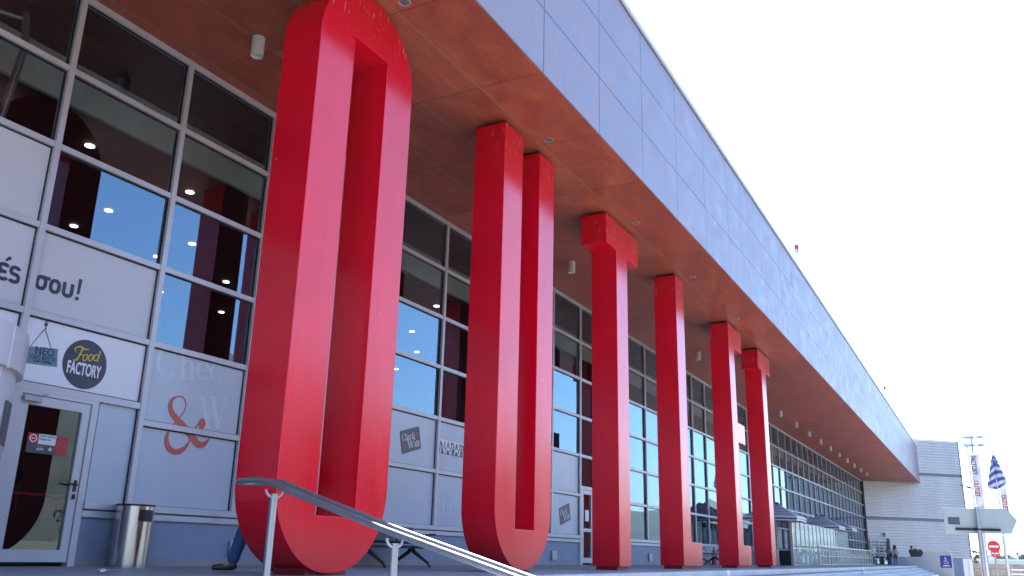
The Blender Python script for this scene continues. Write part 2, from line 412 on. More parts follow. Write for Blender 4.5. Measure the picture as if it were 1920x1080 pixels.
def ribbon(pts, y0, y1, tomtx=None):
    """flat stroke of varying width through (x, z, width)"""
    b = MB(tomtx); n = len(pts); L = []; Rr = []
    for i, (x, z, w) in enumerate(pts):
        a = pts[max(i-1, 0)]; c = pts[min(i+1, n-1)]; d = Vector((c[0]-a[0], c[1]-a[1])); d.normalize(); nn = Vector((-d.y, d.x))*w/2
        L.append((x+nn.x, z+nn.y)); Rr.append((x-nn.x, z-nn.y))
    ya = [y0-.0012*i/n for i in range(n)]
    vs = [(p[0], ya[i], p[1]) for i, p in enumerate(L)] + [(p[0], ya[i], p[1]) for i, p in enumerate(Rr)] + [(p[0], y1, p[1]) for p in L] + [(p[0], y1, p[1]) for p in Rr]
    fs = []
    for i in range(n-1):
        fs += [(i, i+1, n+i+1, n+i), (2*n+i, 3*n+i, 3*n+i+1, 2*n+i+1), (i, 2*n+i, 2*n+i+1, i+1), (n+i, n+i+1, 3*n+i+1, 3*n+i)]
    return b.add(vs, fs)
def smooth_path(pts, k=6):
    out = []; n = len(pts)
    for i in range(n-1):
        p0, p1, p2, p3 = pts[max(i-1, 0)], pts[i], pts[i+1], pts[min(i+2, n-1)]
        for j in range(k):
            t = j/k
            out.append(tuple(.5*((2*b)+(c-a)*t+(2*a-5*b+4*c-d)*t*t+(3*b-a-3*c+d)*t**3) for a, b, c, d in zip(p0, p1, p2, p3)))
    out.append(tuple(pts[-1])); return out

FZ = -0.02            # platform level
GZ = -1.22            # plaza level
SOF = 7.33            # soffit level
X0, SP, Z0, RH = 6.2815, 1.8569, 0.7437, 1.0883      # facade grid
gx = lambda i: X0+SP*i
gz = lambda k: Z0+RH*k
YO = -4.74
WX, WY = 95.24, -8.15   # far end of the slanted cladding wall (starts at x=88, y=0)

# ------------------------------------------------------------------ ground
def ring_sheet():
    b = MB(); n = 64; rs = [0, 60, 200, 600, 1500, 5000]; vs = [(0, 0, GZ-.03)]; fs = []
    for r in rs[1:]:
        for j in range(n): vs.append((r*cos(2*pi*j/n), r*sin(2*pi*j/n), GZ-.03))
    for j in range(n): fs.append((0, 1+j, 1+(j+1) % n))
    for i in range(len(rs)-2):
        for j in range(n):
            a = 1+i*n+j; c = 1+i*n+(j+1) % n; fs.append((a, a+n, c+n, c))
    return b.add(vs, fs)
tag(ring_sheet().build('ground', 'ground', origin=(0, 0, GZ-.03)), kind='structure')
tag(MB().box(-40, 88, -13, -7.1, GZ-.02, GZ).build('pavement', 'plaza', origin=(0, 0, 0)), kind='structure')
tag(MB().box(-60, 160, -62, -13.004, GZ-.025, GZ-.012).build('road', 'asphalt', origin=(0, 0, 0)), kind='structure')
tag(MB().prism([(-40, -4.65), (79.9, -4.65), (96, -4.65), (96, 14), (-40, 14)], 'z', GZ-.1, FZ).build('platform', 'platform', origin=(0, 0, 0)), kind='structure')
b = MB()
for k in range(1, 9):
    zt = FZ-.15*k
    if zt < GZ+.01: break
    b.box(-40, 80.0-.35*0, -4.65-.36*k, -4.65-.36*(k-1)+.0, GZ-.05, zt)
tag(b.build('steps', 'step', origin=(0, 0, 0), bevel=.008), kind='structure')
# pale nosing of the platform edge
box_ = MB().box(-40, 79.9, -4.68, -4.45, FZ-.12, FZ+.006).build('platform_edge', 'step', origin=(0, 0, 0), bevel=.006)
tag(box_, kind='structure')

# hills all round, higher on the plaza side
def hills():
    b = MB(); n = 240; rows = 10; vs = []; fs = []
    for i in range(rows):
        t = i/(rows-1)
        for j in range(n):
            a = 2*pi*j/n
            # azimuth 0 = +x ; negative y side has the mountain ridge
            ridge = 26+1080*max(0, sin(-a)) if sin(a) < 0 else 26
            h = ridge*(.75+.18*sin(a*9+1)+.12*sin(a*23)+.08*sin(a*47+2)+.05*sin(a*91))
            r = 2300+1500*t; z = GZ-2+h*sin(min(1, t*1.25)*pi/2)*(.9+.1*sin(i*2+a*31))*(1 if t < .85 else .6)
            vs.append((r*cos(a), r*sin(a), z if i else GZ-5))
    for i in range(rows-1):
        for j in range(n):
            a = i*n+j; c = i*n+(j+1) % n; fs.append((a, a+n, c+n, c))
    return b.add(vs, fs)
tag(hills().build('hills', 'hill', origin=(0, 0, GZ), smooth=True), kind='structure')

# ------------------------------------------------------------------ the building
B = thing('terminal_building', (0, 0, 0), 'long glass-fronted outlet building with brown soffit and panelled overhanging fascia', 'building')
SPAN0, SPAN1 = -24.0, 88.0
# canopy
MB().prism([(SPAN0, YO+.13), (91.05, YO+.13), (88.0, .1), (SPAN0, .1)], 'z', SOF, SOF+.06).build('soffit', 'soffit', B)
fas = MB().box(SPAN0, 91.9, YO, YO+.12, SOF-.03, 10.70).build('fascia', 'fascia', B)
MB().box(SPAN0, 92.0, YO-.05, YO+.25, 10.715, 10.80).build('coping', 'coping_white', fas); MB().box(SPAN0, 92.0, YO-.006, YO+.2, 10.69, 10.714).build('dark_strip', 'gasket', fas)  # pale coping with a thin black strip right below it
MB().box(SPAN0, 91.9, YO+.002, YO+.124, SOF-.034, SOF-.0305).build('drip_edge', 'soffit', fas)
MB().prism([(SPAN0, YO+.13), (91.5, YO+.13), (88.5, 2), (88.5, 26), (SPAN0, 26)], 'z', 10.35, 10.5).build('roof', 'render_grey', B)
# frame
for i in range(-12, 45):
    x = gx(i)
    zb = .70
    if i == 0: zb = FZ
    if i == 9: zb = FZ
    if i == 44: x = 87.93
    w = .040
    mm = MB().box(x-w, x+w, -.065, .06, zb, SOF-.004).build('mullion', 'alu', B)
    MB().box(x-w-.014, x+w+.014, -.016, .012, zb+.05, SOF-.06).build('gasket', 'gasket', mm)
for k in range(0, 7):
    z = gz(k); h = .038
    b = MB(); g_ = MB()
    segs = [(SPAN0, SPAN1)]
    if k == 1: segs = [(SPAN0, gx(0)), (gx(1), gx(9)), (gx(10), SPAN1)]
    if k == 0: continue
    for (a, c) in segs:
        b.box(a, c, -.055, .058, z-h, z+h if k < 6 else SOF-.004)
        g_.box(a, c, -.015, .011, z-h-.016, z+h+.012 if k < 6 else z+h)
    t_ = b.build('transom', 'alu', B); g_.build('gasket', 'gasket', t_)
# door-head transoms of the two doors
for (a, c) in ((gx(0), gx(1)), (gx(9), gx(10))):
    t_ = MB().box(a+.04, c-.04, -.055, .058, 2.00, 2.085).build('transom', 'alu', B)
    MB().box(a+.04, c-.04, -.015, .011, 2.085, 2.10).build('gasket', 'gasket', t_)
# sill bands and dado, interrupted at the doors
D1 = (6.33, 7.47); D2 = (23.03, 24.80)
segs = [(SPAN0, 2.9), (D1[1], D2[0]), (D2[1], SPAN1)]
b1 = MB(); b2 = MB(); b3 = MB()
for a, c in segs:
    b1.box(a, c, -.085, .06, .665, .755); b2.box(a, c, -.06, .05, .565, .645); b3.box(a, c, -.02, .2, -.1, .60)
    b3.box(a, c, -.03, .0, .60, .70)
MB_ = b1.build('sill', 'alu', B, bevel=.006); b2.build('sill', 'alu', B, bevel=.006); b3.build('dado_wall', 'dado', B)
b = MB()
for a, c in segs: b.box(a, c, -.035, -.021, FZ, .075)
b.build('skirting', 'concrete', B)

PANELS = {(-1, 3): 'film2', (-1, 2): 'film2', (-1, 1): 'white_print', (0, 2): 'film2', (0, 1): None, (1, 1): 'film', (1, 0): 'film',
          (2, 1): 'film', (2, 0): 'film', (3, 1): 'film', (3, 0): 'film', (4, 1): 'film', (4, 0): 'film', (5, 1): 'film', (5, 0): 'film', (6, 1): 'film', (6, 0): 'film',
          (7, 1): 'film', (7, 0): 'film', (8, 1): 'film', (8, 0): 'film', (-2, 3): 'film2', (-2, 2): 'film2', (-3, 2): 'film2', (-3, 3): 'film2'}
rest = MB()
def pane(i, k, zlo=None, zhi=None):
    x0 = gx(i)+.03; x1 = (gx(i+1) if i < 43 else 87.93)-.03; z0 = (gz(k) if zlo is None else zlo)+.02; z1 = (gz(k+1) if zhi is None else zhi)-.02
    if k == 5: z1 = SOF-.06
    return x0, x1, z0, z1
npane = 0
for i in range(-12, 44):
    for k in range(6):
        if i == 0 and k == 0: continue
        if i == 9 and k == 0: continue
        if i == -1 and k == 0: continue
        if i in (-2,) and k <= 1: continue
        if (i, k) in PANELS:
            m_ = PANELS[(i, k)]
            if m_ is None: continue
            x0, x1, z0, z1 = pane(i, k)
            MB().box(x0, x1, .0, .03, z0, z1).build('infill_panel', m_, B); continue
        x0, x1, z0, z1 = pane(i, k, 2.06 if (i in (0, 9) and k == 1) else None)
        tx, tz = random.gauss(0, .0011), random.gauss(0, .0009)
        q = [(x0, tx-tz, z0), (x1, -tx-tz, z0), (x1, -tx+tz, z1), (x0, tx+tz, z1)]
        if -2 <= i <= 18 and npane < 98:
            MB().add(q, [(0, 1, 2, 3)]).build('window_pane', 'glass', B, normals=False); npane += 1
        else: rest.add(q, [(0, 1, 2, 3)])
tag(rest.build('window_panes', 'glass', B, normals=False), kind='stuff')
# narrow solid panel beside the door
MB().box(7.52, gx(1)-.03, .0, .03, .76, 2.01).build('infill_panel', 'film', B)
# doors
def door(x0, x1, ztop, hinge_left=True, open_lbl=None):
    d = MB()
    for (a, c) in ((x0, x0+.09), (x1-.09, x1)): d.box(a, c, -.05, .07, FZ, ztop)
    d.box(x0, x1, -.05, .07, ztop, ztop+.09)
    dr = d.build('door', 'alu', B)
    lf = MB(); a, c = x0+.095, x1-.095
    lf.box(a, a+.11, -.03, .03, .03, ztop-.005); lf.box(c-.11, c, -.03, .03, .03, ztop-.005)
    lf.box(a+.11, c-.11, -.03, .03, .03, .17); lf.box(a+.11, c-.11, -.03, .03, ztop-.12, ztop-.005)
    leaf = lf.build('door_leaf', 'alu', dr)
    MB().add([(a+.11, .0, .17), (c-.11, .0, .17), (c-.11, .0, ztop-.12), (a+.11, .0, ztop-.12)], [(0, 1, 2, 3)]).build('pane', 'clear_glass', dr, normals=False)
    return dr, a, c
dr, a, c = door(6.33, 7.47, 1.95)
h = MB(); hx = c-.055
h.box(hx-.018, hx+.018, -.045, -.03, .86, 1.0); h.tube([(hx, -.04, .945), (hx, -.085, .945), (hx-.13, -.085, .95)], .011)
h.build('handle', 'black', dr, smooth=True)
MB().lathe([(.018, -.03), (.018, .03)], (hx, -.045, .80), 12).build('lock_cylinder', 'black', dr)
MB().tube([(a+.06, .05, .80), (c-.12, .05, .80)], .016).tube([(c-.2, .05, .80), (c-.09, .05, .83)], .014).build('push_bar', 'sign_red', dr, smooth=True)
cl = MB().box(6.43, 6.66, -.10, -.055, 1.86, 1.925); cl.tube([(6.60, -.08, 1.93), (6.72, -.10, 1.965)], .008); cl.build('door_closer', MAT['galv'], dr, bevel=.005)
# second door, white, double
dr2, a, c = door(23.06, 24.02, 2.0)
MB().box(a+.11, c-.11, -.034, .034, .86, .95).build('mid_rail', 'alu', dr2)
MB().box(23.42, 23.68, -.012, -.006, 1.15, 1.45).build('notice', 'white_print', dr2)
MB().box(24.02, 24.80, .0, .03, FZ, 2.0).build('infill_panel', 'film', B)

# interior
MB().box(SPAN0, 88, .35, 14, FZ+.001, FZ+.006).build('interior_floor', 'int_floor', B)
MB().box(SPAN0, 88, 14, 14.2, 0, 10.3).build('interior_wall', 'int_dark', B)
MB().box(SPAN0-.2, SPAN0, .1, 14.2, 0, 10.3).build('interior_wall', 'int_dark', B)
MB().box(SPAN0, 88, 1.45, 14, 6.5, 6.6).build('interior_ceiling', 'int_ceiling', B)
MB().box(SPAN0, 88, 1.36, 1.44, 6.48, 7.16).build('bulkhead', 'int_white', B)
MB().box(SPAN0, 88, .12, 3.5, 9.0, 9.1).build('interior_ceiling', 'int_dark', B)
MB().box(SPAN0, 88, 3.4, 3.5, 6.6, 9.0).build('interior_wall', 'int_dark', B)
# dark partitions and shop fronts inside
for (x, y, w, d_, h_, mt) in ((9.4, 6.5, 1.2, .8, 6.4, 'int_violet'), (13.6, 8.0, 1.4, 1.0, 6.4, 'int_dark'), (17.5, 6.0, 1.0, .9, 6.4, 'int_violet'), (22.6, 4.2, .8, .8, 6.4, 'int_violet'), (28, 6, 1.0, 1.0, 6.4, 'int_dark')):
    MB().box(x, x+w, y, y+d_, 0, h_).build('interior_column', mt, B)
cnt = 0
for ix in range(-1, 9):
    for y in (2.36, 4.57, 6.0, 8.3):
        x = 8.34+2.12*ix+(.0 if y < 5 else .3)
        sp_ = MB().lathe([(.075, 0), (.075, .012)], (x, y, 6.482), 12).build('interior_spotlight', 'spot_lit', B)
# pipe and bracket seen high inside the left bay
MB().tube([(5.9, .7, 5.2), (6.05, .7, 6.6), (6.0, .75, 7.1)], .05).tube([(6.0, .75, 7.0), (5.5, .9, 6.95), (5.2, .9, 7.3)], .035).build('interior_pipe', 'galv', B, smooth=True)

# ------------------------------------------------------------------ the giant letters
LY0, LY1, LZ0, LZ1 = -3.522, -2.939, .05, 7.255
def rounded(x0, x1, z0, z1, r, top=True, n=14):
    pts = []
    cs = [(x1-r, z0+r, -pi/2), (x1-r, z1-r, 0), (x0+r, z1-r, pi/2), (x0+r, z0+r, pi)]
    for q, (cx, cz, a) in enumerate(cs):
        if not top and q in (1, 2): pts.append((x1, z1) if q == 1 else (x0, z1)); continue
        for j in range(n+1): pts.append((cx+r*cos(a+pi/2*j/n), cz+r*sin(a+pi/2*j/n)))
    return pts
def letter(ch, label, outline, x0, x1, hole=None):
    L = thing('giant_letter', ((x0+x1)/2, (LY0+LY1)/2, FZ), label, 'letter sculpture', 'giant red letters under the canopy')
    if hole is None:
        MB().prism(outline, 'y', LY0, LY1).build('body', 'red', L, bevel=.006, origin=None)
    else:
        bm = bmesh.new()
        def loop(pts, y): 
            vs = [bm.verts.new((p[0], y, p[1])) for p in pts]; return vs
        es = []
        rings = []
        for y in (LY0, LY1):
            o_ = loop(outline, y); h_ = loop(hole, y); rings.append((o_, h_)); e = []
            for R_ in (o_, h_):
                for i in range(len(R_)): e.append(bm.edges.new((R_[i], R_[(i+1) % len(R_)])))
            bmesh.ops.triangle_fill(bm, edges=e, use_beauty=True, use_dissolve=True)
        for q in (0, 1):
            A, C_ = rings[0][q], rings[1][q]
            for i in range(len(A)): bm.faces.new((A[i], A[(i+1) % len(A)], C_[(i+1) % len(A)], C_[i]))
        bmesh.ops.recalc_face_normals(bm, faces=bm.faces)
        me = bpy.data.meshes.new('body'); org = wl(L); bmesh.ops.translate(bm, verts=bm.verts, vec=-org); bm.to_mesh(me); bm.free()
        o = bpy.data.objects.new('body', me); COL.objects.link(o); o.parent = L; me.materials.append(MAT['red'])
        bv = o.modifiers.new('bevel', 'BEVEL'); bv.width = .006; bv.segments = 2; bv.limit_method = 'ANGLE'; bv.angle_limit = radians(40)
    return L
def plinth(L, x0, x1): MB().box(x0, x1, LY0+.07, LY1-.07, FZ, LZ0+.04).build('plinth', 'plinth_shade_red', L)
def mount(L, x0, x1): MB().box(x0, x1, LY0+.06, LY1-.04, LZ1-.02, SOF).build('ceiling_mount', 'dark_metal', L)
L = letter('O', 'huge red letter O, nearest of the row, just behind the handrail', rounded(7.083, 9.03, .005, LZ1+.02, .93), 7.083, 9.03, [(7.73, .61), (8.43, .61), (8.43, 6.56), (7.73, 6.56)])
plinth(L, 7.72, 8.42); mount(L, 7.8, 8.3)
r_ = .93
u = rounded(11.775, 13.718, .01, LZ1, r_, top=False)
# insert the slot of the U between its two top corners
top_r = u.index((13.718, LZ1))
u = u[:top_r+1] + [(13.105, LZ1), (13.105, .615), (12.44, .615), (12.44, LZ1)] + u[top_r+1:]
L = letter('U', 'huge red letter U with open top, standing right after the O', u, 11.775, 13.718); plinth(L, 12.4, 13.05); mount(L, 11.9, 12.3); mount(L, 13.2, 13.6)
def Tshape(a, c, s0, s1): return [(s0, LZ0), (s1, LZ0), (s1, 6.60), (c, 6.60), (c, LZ1), (a, LZ1), (a, 6.60), (s0, 6.60)]
L = letter('T', 'huge red letter T with flaked crossbar, standing between the U and the L', Tshape(16.33, 18.27, 16.91, 17.556), 16.33, 18.27); plinth(L, 16.95, 17.52); mount(L, 16.5, 18.1)
L = letter('L', 'huge red letter L with its short foot pointing to the far wall', [(21.125, LZ0), (22.70, LZ0), (22.70, .605), (21.784, .605), (21.784, LZ1), (21.125, LZ1)], 21.125, 22.70); plinth(L, 21.17, 22.66); mount(L, 21.2, 21.7)
L = letter('E', 'huge red letter E with three short arms, second to last of the row', [(26.42, LZ0), (28.0, LZ0), (28.0, .62), (27.07, .62), (27.07, 3.64), (27.95, 3.64), (27.95, 4.24), (27.07, 4.24), (27.07, 6.58), (28.03, 6.58), (28.03, LZ1), (26.42, LZ1)], 26.42, 28.0); plinth(L, 26.46, 27.95); mount(L, 26.5, 27.0)
L = letter('T', 'huge red letter T, last of the row, standing by the cafe parasols', Tshape(30.46, 32.33, 30.93, 31.58), 30.46, 32.33); plinth(L, 30.97, 31.54); mount(L, 30.6, 32.2)

# ------------------------------------------------------------------ lamps under the soffit
CYL = ['white cylinder lamp under the soffit, left of the red O', 'white cylinder lamp on the soffit, peeping out behind the right side of the red O', 'white cylinder lamp on the soffit hidden behind the red U',
       'white cylinder lamp on the soffit between the U and the first T', 'white cylinder lamp on the soffit behind the first T', 'white cylinder lamp on the soffit behind the red L', 'white cylinder lamp on the soffit between the L and the E']
ORD = ['first', 'second', 'third', 'fourth', 'fifth', 'sixth', 'seventh', 'eighth', 'ninth', 'tenth', 'eleventh', 'twelfth']
proto = None
def cyl_lamp(x, label):
    global proto
    if proto is None:
        t = thing('cylinder_lamp', (x, -1.42, SOF), label, 'ceiling lamp', 'cylinder lamps in a row on the soffit')
        c_ = (x, -1.42, SOF-.30)
        MB().lathe([(.070, .03), (.088, 0), (.092, .01), (.092, .30)], c_, 20).build('housing', 'lamp_grey', t, smooth=True)
        MB().lathe([(.0, .031), (.071, .031)], c_, 20).build('lens', 'offwhite', t)
        proto = t; return t
    t = proto.copy(); COL.objects.link(t); t.location = (x, -1.42, SOF); t['label'] = label
    for ch in proto.children:
        d = ch.copy(); COL.objects.link(d); d.parent = t
    return t
for x, lb in zip((8.10, 11.80, 15.5, 19.25, 22.97, 26.7, 30.45), CYL):
    if x not in (15.5, 22.97, 26.7): cyl_lamp(x, lb)
xs = [44.84, 49.0, 52.9, 56.8, 60.6, 64.4, 68.3, 72.1, 76.0, 79.8]
for k, x in enumerate(xs): cyl_lamp(x, ORD[k]+' white cylinder lamp on the soffit counted from the last T towards the far wall')
dl = None
for k, (x, lb) in enumerate(((12.84, 'small round recessed downlight in the soffit beside the top of the U'), (17.35, 'small recessed downlight in the soffit beside the first T crossbar'), (21.70, 'small recessed downlight in the soffit beside the top of the L'),
                             (26.40, 'small recessed downlight in the soffit beside the top of the E'), (31.0, 'small recessed downlight in the soffit beside the last T crossbar'), (8.3, 'small recessed downlight in the soffit above the red O'))):
    if dl is None:
        dl = thing('recessed_downlight', (x, -3.83, SOF), lb, 'downlight', 'recessed downlights near the fascia')
        MB().lathe([(.060, -.001), (.085, -.010), (.088, -.006), (.088, -.001)], (x, -3.83, SOF), 20).build('trim_ring', 'galv', dl, smooth=True)
        MB().lathe([(.0, -.003), (.06, -.003)], (x, -3.83, SOF), 16).build('lens', 'joint_grey', dl)
    else:
        t = dl.copy(); COL.objects.link(t); t.location = (x, -3.83, SOF); t['label'] = lb
        for ch in dl.children:
            d = ch.copy(); COL.objects.link(d); d.parent = t
# roof obstruction lights
for (x, lb, h_) in ((33.5, 'red obstruction light on a thin mast on the fascia edge above the letters', 1.15), (66.0, 'small red obstruction light on a mast on the far fascia edge', 1.2)):
    t = thing('obstruction_light', (x, -4.6, 10.80), lb, 'beacon')
    MB().tube([(x, -4.6, 10.80), (x, -4.6, 10.80+h_*.72)], .016).build('mast', 'galv', t)
    MB().lathe([(.03, 0), (.065, .03), (.075, .17), (.05, .20)], (x, -4.6, 10.80+h_*.68), 12).build('lamp_holder', 'galv', t, smooth=True)
    MB().lathe([(.06, .0), (.085, .03), (.08, .16), (.04, .21), (0, .22)], (x, -4.6, 10.80+h_*.84), 12).build('red_dome', 'sign_red', t, smooth=True)
    t2 = MB().box(x+.35, x+.62, -4.68, -4.56, 10.802, 10.90).build('floodlight', 'dark_metal', bevel=.01)
    tag(t2, ('small dark floodlight on the fascia edge at the foot of the near obstruction light' if x < 50 else 'tiny dark floodlight on the fascia edge at the foot of the far obstruction light'), 'floodlight')
#@@PART2
# ------------------------------------------------------------------ metal-clad block at the far end
TX, TY = WX-88.0, WY; TL = math.hypot(TX, TY); tx, ty = TX/TL, TY/TL; nx, ny = ty, -tx       # outward normal (towards camera)
def wp(s, n, z): return (88.0+tx*s+nx*n, ty*s+ny*n, z)
K = thing('metal_clad_building', (91, -4, 0), 'ribbed grey metal building block closing off the far end of the arcade', 'building')
b = MB(); b.prism([(88.0-nx*.15, -ny*.15), (WX-nx*.15, WY-ny*.15), (135, 2), (135, 30), (88.3, 30)], 'z', .6, 11.36); b.build('block', 'cladding', K)
def band(z0, z1):
    b = MB(); n = max(2, round((z1-z0)/.25)); st = (z1-z0)/n; prof = []
    for i in range(n):
        z = z0+i*st
        prof += [(.0, z+.004), (.10, z+.03), (.10, z+st*.45), (.0, z+st*.56)]
    prof = [(-.12, z0)]+prof+[(-.12, z1)]
    L = 11.0
    vs = [wp(-.05, p[0], p[1]) for p in prof]+[wp(TL, p[0], p[1]) for p in prof]; k = len(prof)
    fs = [(i, i+1, k+i+1, k+i) for i in range(k-1)]+[list(range(k)), list(range(2*k-1, k-1, -1))]
    return b.add(vs, fs).build('cladding_band', 'cladding', K)
band(.66, 3.98); band(4.14, 8.14); band(8.30, 11.38)
def wbox(s0, s1, n0, n1, z0, z1):
    b = MB(); vs = [wp(s, n, z) for s in (s0, s1) for n in (n0, n1) for z in (z0, z1)]
    return b.add(vs, [(0,1,3,2),(4,6,7,5),(0,4,5,1),(2,3,7,6),(0,2,6,4),(1,5,7,3)])
wbox(0, TL-.05, -.1, -.005, 3.9, 4.2).build('recess_joint', 'joint_grey', K); wbox(0, TL-.05, -.1, -.005, 8.1, 8.35).build('recess_joint', 'joint_grey', K)
wbox(-.1, TL+.03, -.1, .095, 11.381, 11.46).build('coping', 'alu', K)
wbox(TL, TL+.05, -.14, .09, .60, 11.38).build('corner_trim', 'dark_metal', K)
wbox(2.3, TL-.03, -.12, .03, GZ, .655).build('dado_wall', 'dado', K)
wbox(-.08, .12, -.05, .14, FZ, SOF-.002).build('corner_post', 'dark_metal', K)
# double entrance door in the block
dd = wbox(.25, .33, .05, .16, FZ, 2.02); d2 = wbox(2.02, 2.30, .05, .17, FZ, 2.25); d3 = wbox(.25, 2.02, .05, .15, 2.02, 2.12); d4 = wbox(1.10, 1.20, .05, .14, FZ, 2.02)
b = MB(); [b.add(q.v, q.f) for q in (dd, d3, d4)]; dk = b.build('entrance_door', 'alu', K); d2.build('door_jamb', 'navy', dk)
wbox(.33, 1.10, .06, .08, FZ, 2.02).build('pane', 'glass', dk); wbox(1.20, 2.02, .06, .08, FZ, 2.02).build('pane', 'glass', dk)
wbox(.33, 1.10, .081, .11, .85, .93).build('push_rail', 'alu', dk); wbox(1.20, 2.02, .081, .11, .85, .93).build('push_rail', 'alu', dk)
wbox(.52, .86, .082, .088, 1.0, 1.40).build('notice', 'white_print', dk); wbox(1.36, 1.62, .082, .088, 1.05, 1.45).build('notice', 'sign_red', dk)
tag(wbox(1.75, 2.12, .08, .42, 2.42, 2.72).build('wall_light', 'offwhite', bevel=.02), 'boxy white wall light above the entrance of the ribbed metal building', 'wall light')
b = MB(); b.tube([wp(TL-.3, .08, 7.32), wp(TL+.25, .35, 7.32)], .03); b.tube([wp(TL+.15, .35, 7.2), wp(TL+.5, .55, 7.05)], .09)
tag(b.build('security_camera', 'dark_metal', smooth=True), 'security camera on a bracket at the outer edge of the ribbed metal wall', 'camera')

# ------------------------------------------------------------------ ramp parapet, sign, pillar, distant walls
RW = thing('ramp_parapet', (80.2, -5, GZ), 'grey rendered parapet wall with raised end beside the steps', 'wall')
MB().prism([(-3.76, GZ), (-3.76, .645), (-4.86, .665), (-5.25, 1.09), (-7.13, 1.12), (-7.13, GZ)], 'x', 80.0, 80.45).build('parapet', 'render_grey', RW, bevel=.02)
MB().prism([(-5.24, 1.10), (-7.13, 1.125), (-7.15, 1.165), (-5.24, 1.14)], 'x', 79.97, 80.48).build('coping', 'white_paint', RW)
MB().box(79.975, 79.998, -6.15, -5.76, .43, .75).build('vent_plate', 'galv', RW)
MB().box(80.45, 88.8, -4.0, -3.8, GZ, .60).build('side_wall', 'dado', RW)
SG = thing('disabled_access_sign', (79.96, -6.66, .35), 'square blue wheelchair access sign on the grey ramp parapet', 'sign')
MB().box(79.955, 79.985, -7.06, -6.26, -.11, .80).build('plate', 'sign_blue', SG, bevel=.01)
ic = MB(); cx, cz = -6.66, .38
def P(u, w): return (79.945, cx-u, cz+w)      # u to the picture right
ic.lathe([(0, -.012), (.055, -.012), (.055, .012), (0, .012)], (0, 0, 0), 14)
ic.v = [Vector((79.945+v.z*.5, cx+.03+v.x, cz+.235+v.y)) for v in ic.v]
ic.tube([P(-.03, .16), P(-.03, -.02), P(.10, -.02), P(.16, -.16), P(.21, -.145)], .022, 6); ic.tube([P(-.03, .09), P(.08, .09)], .018, 6)
ic.tube([P(-.06+.0, .03), P(-.13, -.03), P(-.15, -.11), P(-.10, -.19), P(-.01, -.21), P(.07, -.17), P(.10, -.10)], .02, 6)
ic.build('wheelchair_symbol', 'white_paint', SG)
MB().box(79.945, 79.954, -6.90, -6.42, .0, .07).build('caption_bar', 'white_paint', SG)
PL = thing('gate_pillar', (80.1, -8.17, GZ), 'white gate pillar between the grey parapet and the tan wall', 'pillar')
MB().box(80.0, 80.5, -8.24, -7.86, GZ, .58).build('shaft', 'white_paint', PL, bevel=.01); MB().box(79.9, 80.6, -8.49, -8.245, GZ, .58).build('side_panel', 'white_paint', PL, bevel=.01)
tag(MB().box(88.0, 88.3, -30, -8.55, GZ-.02, .27).build('boundary_wall', 'block'), 'tan blockwork boundary wall behind the no entry signs', 'wall')
tag(MB().box(87.9, 88.35, -8.545, -8.3, GZ-.02, .36).build('wall_pier', 'block'), 'short tan blockwork pier at the end of the boundary wall', 'pier')
WH = thing('distant_warehouse', (276, -20, GZ), 'long low white warehouse far beyond the tan wall', 'building')
MB().box(272, 290, -60, -6.5, GZ, 1.0).build('wall', 'white_paint', WH); MB().box(271.5, 290.5, -60.5, -6, 1.0, 1.5).build('roof', 'white_paint', WH)
WH = thing('distant_shed', (268, -5, GZ), 'small white shed far behind the edge of the ribbed wall', 'building')
MB().box(300, 308, -10.5, -6.5, GZ, 2.2).build('wall', 'white_paint', WH); MB().box(299.8, 308.2, -10.7, -6.3, 2.2, 2.7).build('roof', 'galv', WH)
def far_woods():
    b = MB(); rnd = random.Random(3)
    for k in range(150):
        y = rnd.uniform(-95, 25); x = rnd.uniform(330, 480); r = rnd.uniform(1.6, 3.4); h = rnd.uniform(2.5, 5.5)
        for j in range(26):
            a, e = rnd.uniform(0, 2*pi), rnd.uniform(-.6, 1.4); q = r*rnd.uniform(.5, 1.0)
            c = Vector((x+q*cos(a)*cos(e), y+q*sin(a)*cos(e), GZ+h*.5+q*sin(e)*h/5)); s = rnd.uniform(.4, .9)
            d1 = Vector((rnd.gauss(0, 1), rnd.gauss(0, 1), rnd.gauss(0, 1))).normalized()*s; d2 = d1.cross(Vector((rnd.gauss(0, 1), rnd.gauss(0, 1), rnd.gauss(0, 1)))).normalized()*s
            b.add([c-d1, c+d2, c+d1, c-d2], [(0, 1, 2, 3)])
    return b
tag(far_woods().build('far_woods', 'leaf', normals=False), kind='stuff')
BR = thing('metal_barrier', (71.8, -12, GZ), 'low pale metal barrier at the right edge near the street lamp', 'barrier')
for z in (-.10, -.38, -.66): MB().tube([(71.6, -10.95, z), (72.3, -14.5, z)], .035, 8).build('rail', 'railing_beige', BR)
for y in (-10.95, -12.7, -14.4): MB().tube([(71.6+(-10.95-y)*.2, y, GZ), (71.6+(-10.95-y)*.2, y, -.08)], .04, 8).build('post', 'railing_beige', BR)

# ------------------------------------------------------------------ signs on poles
A = thing('direction_sign', (21.66, -9.86, GZ), 'weathered arrow-shaped direction sign seen from behind on a grey post', 'road sign')
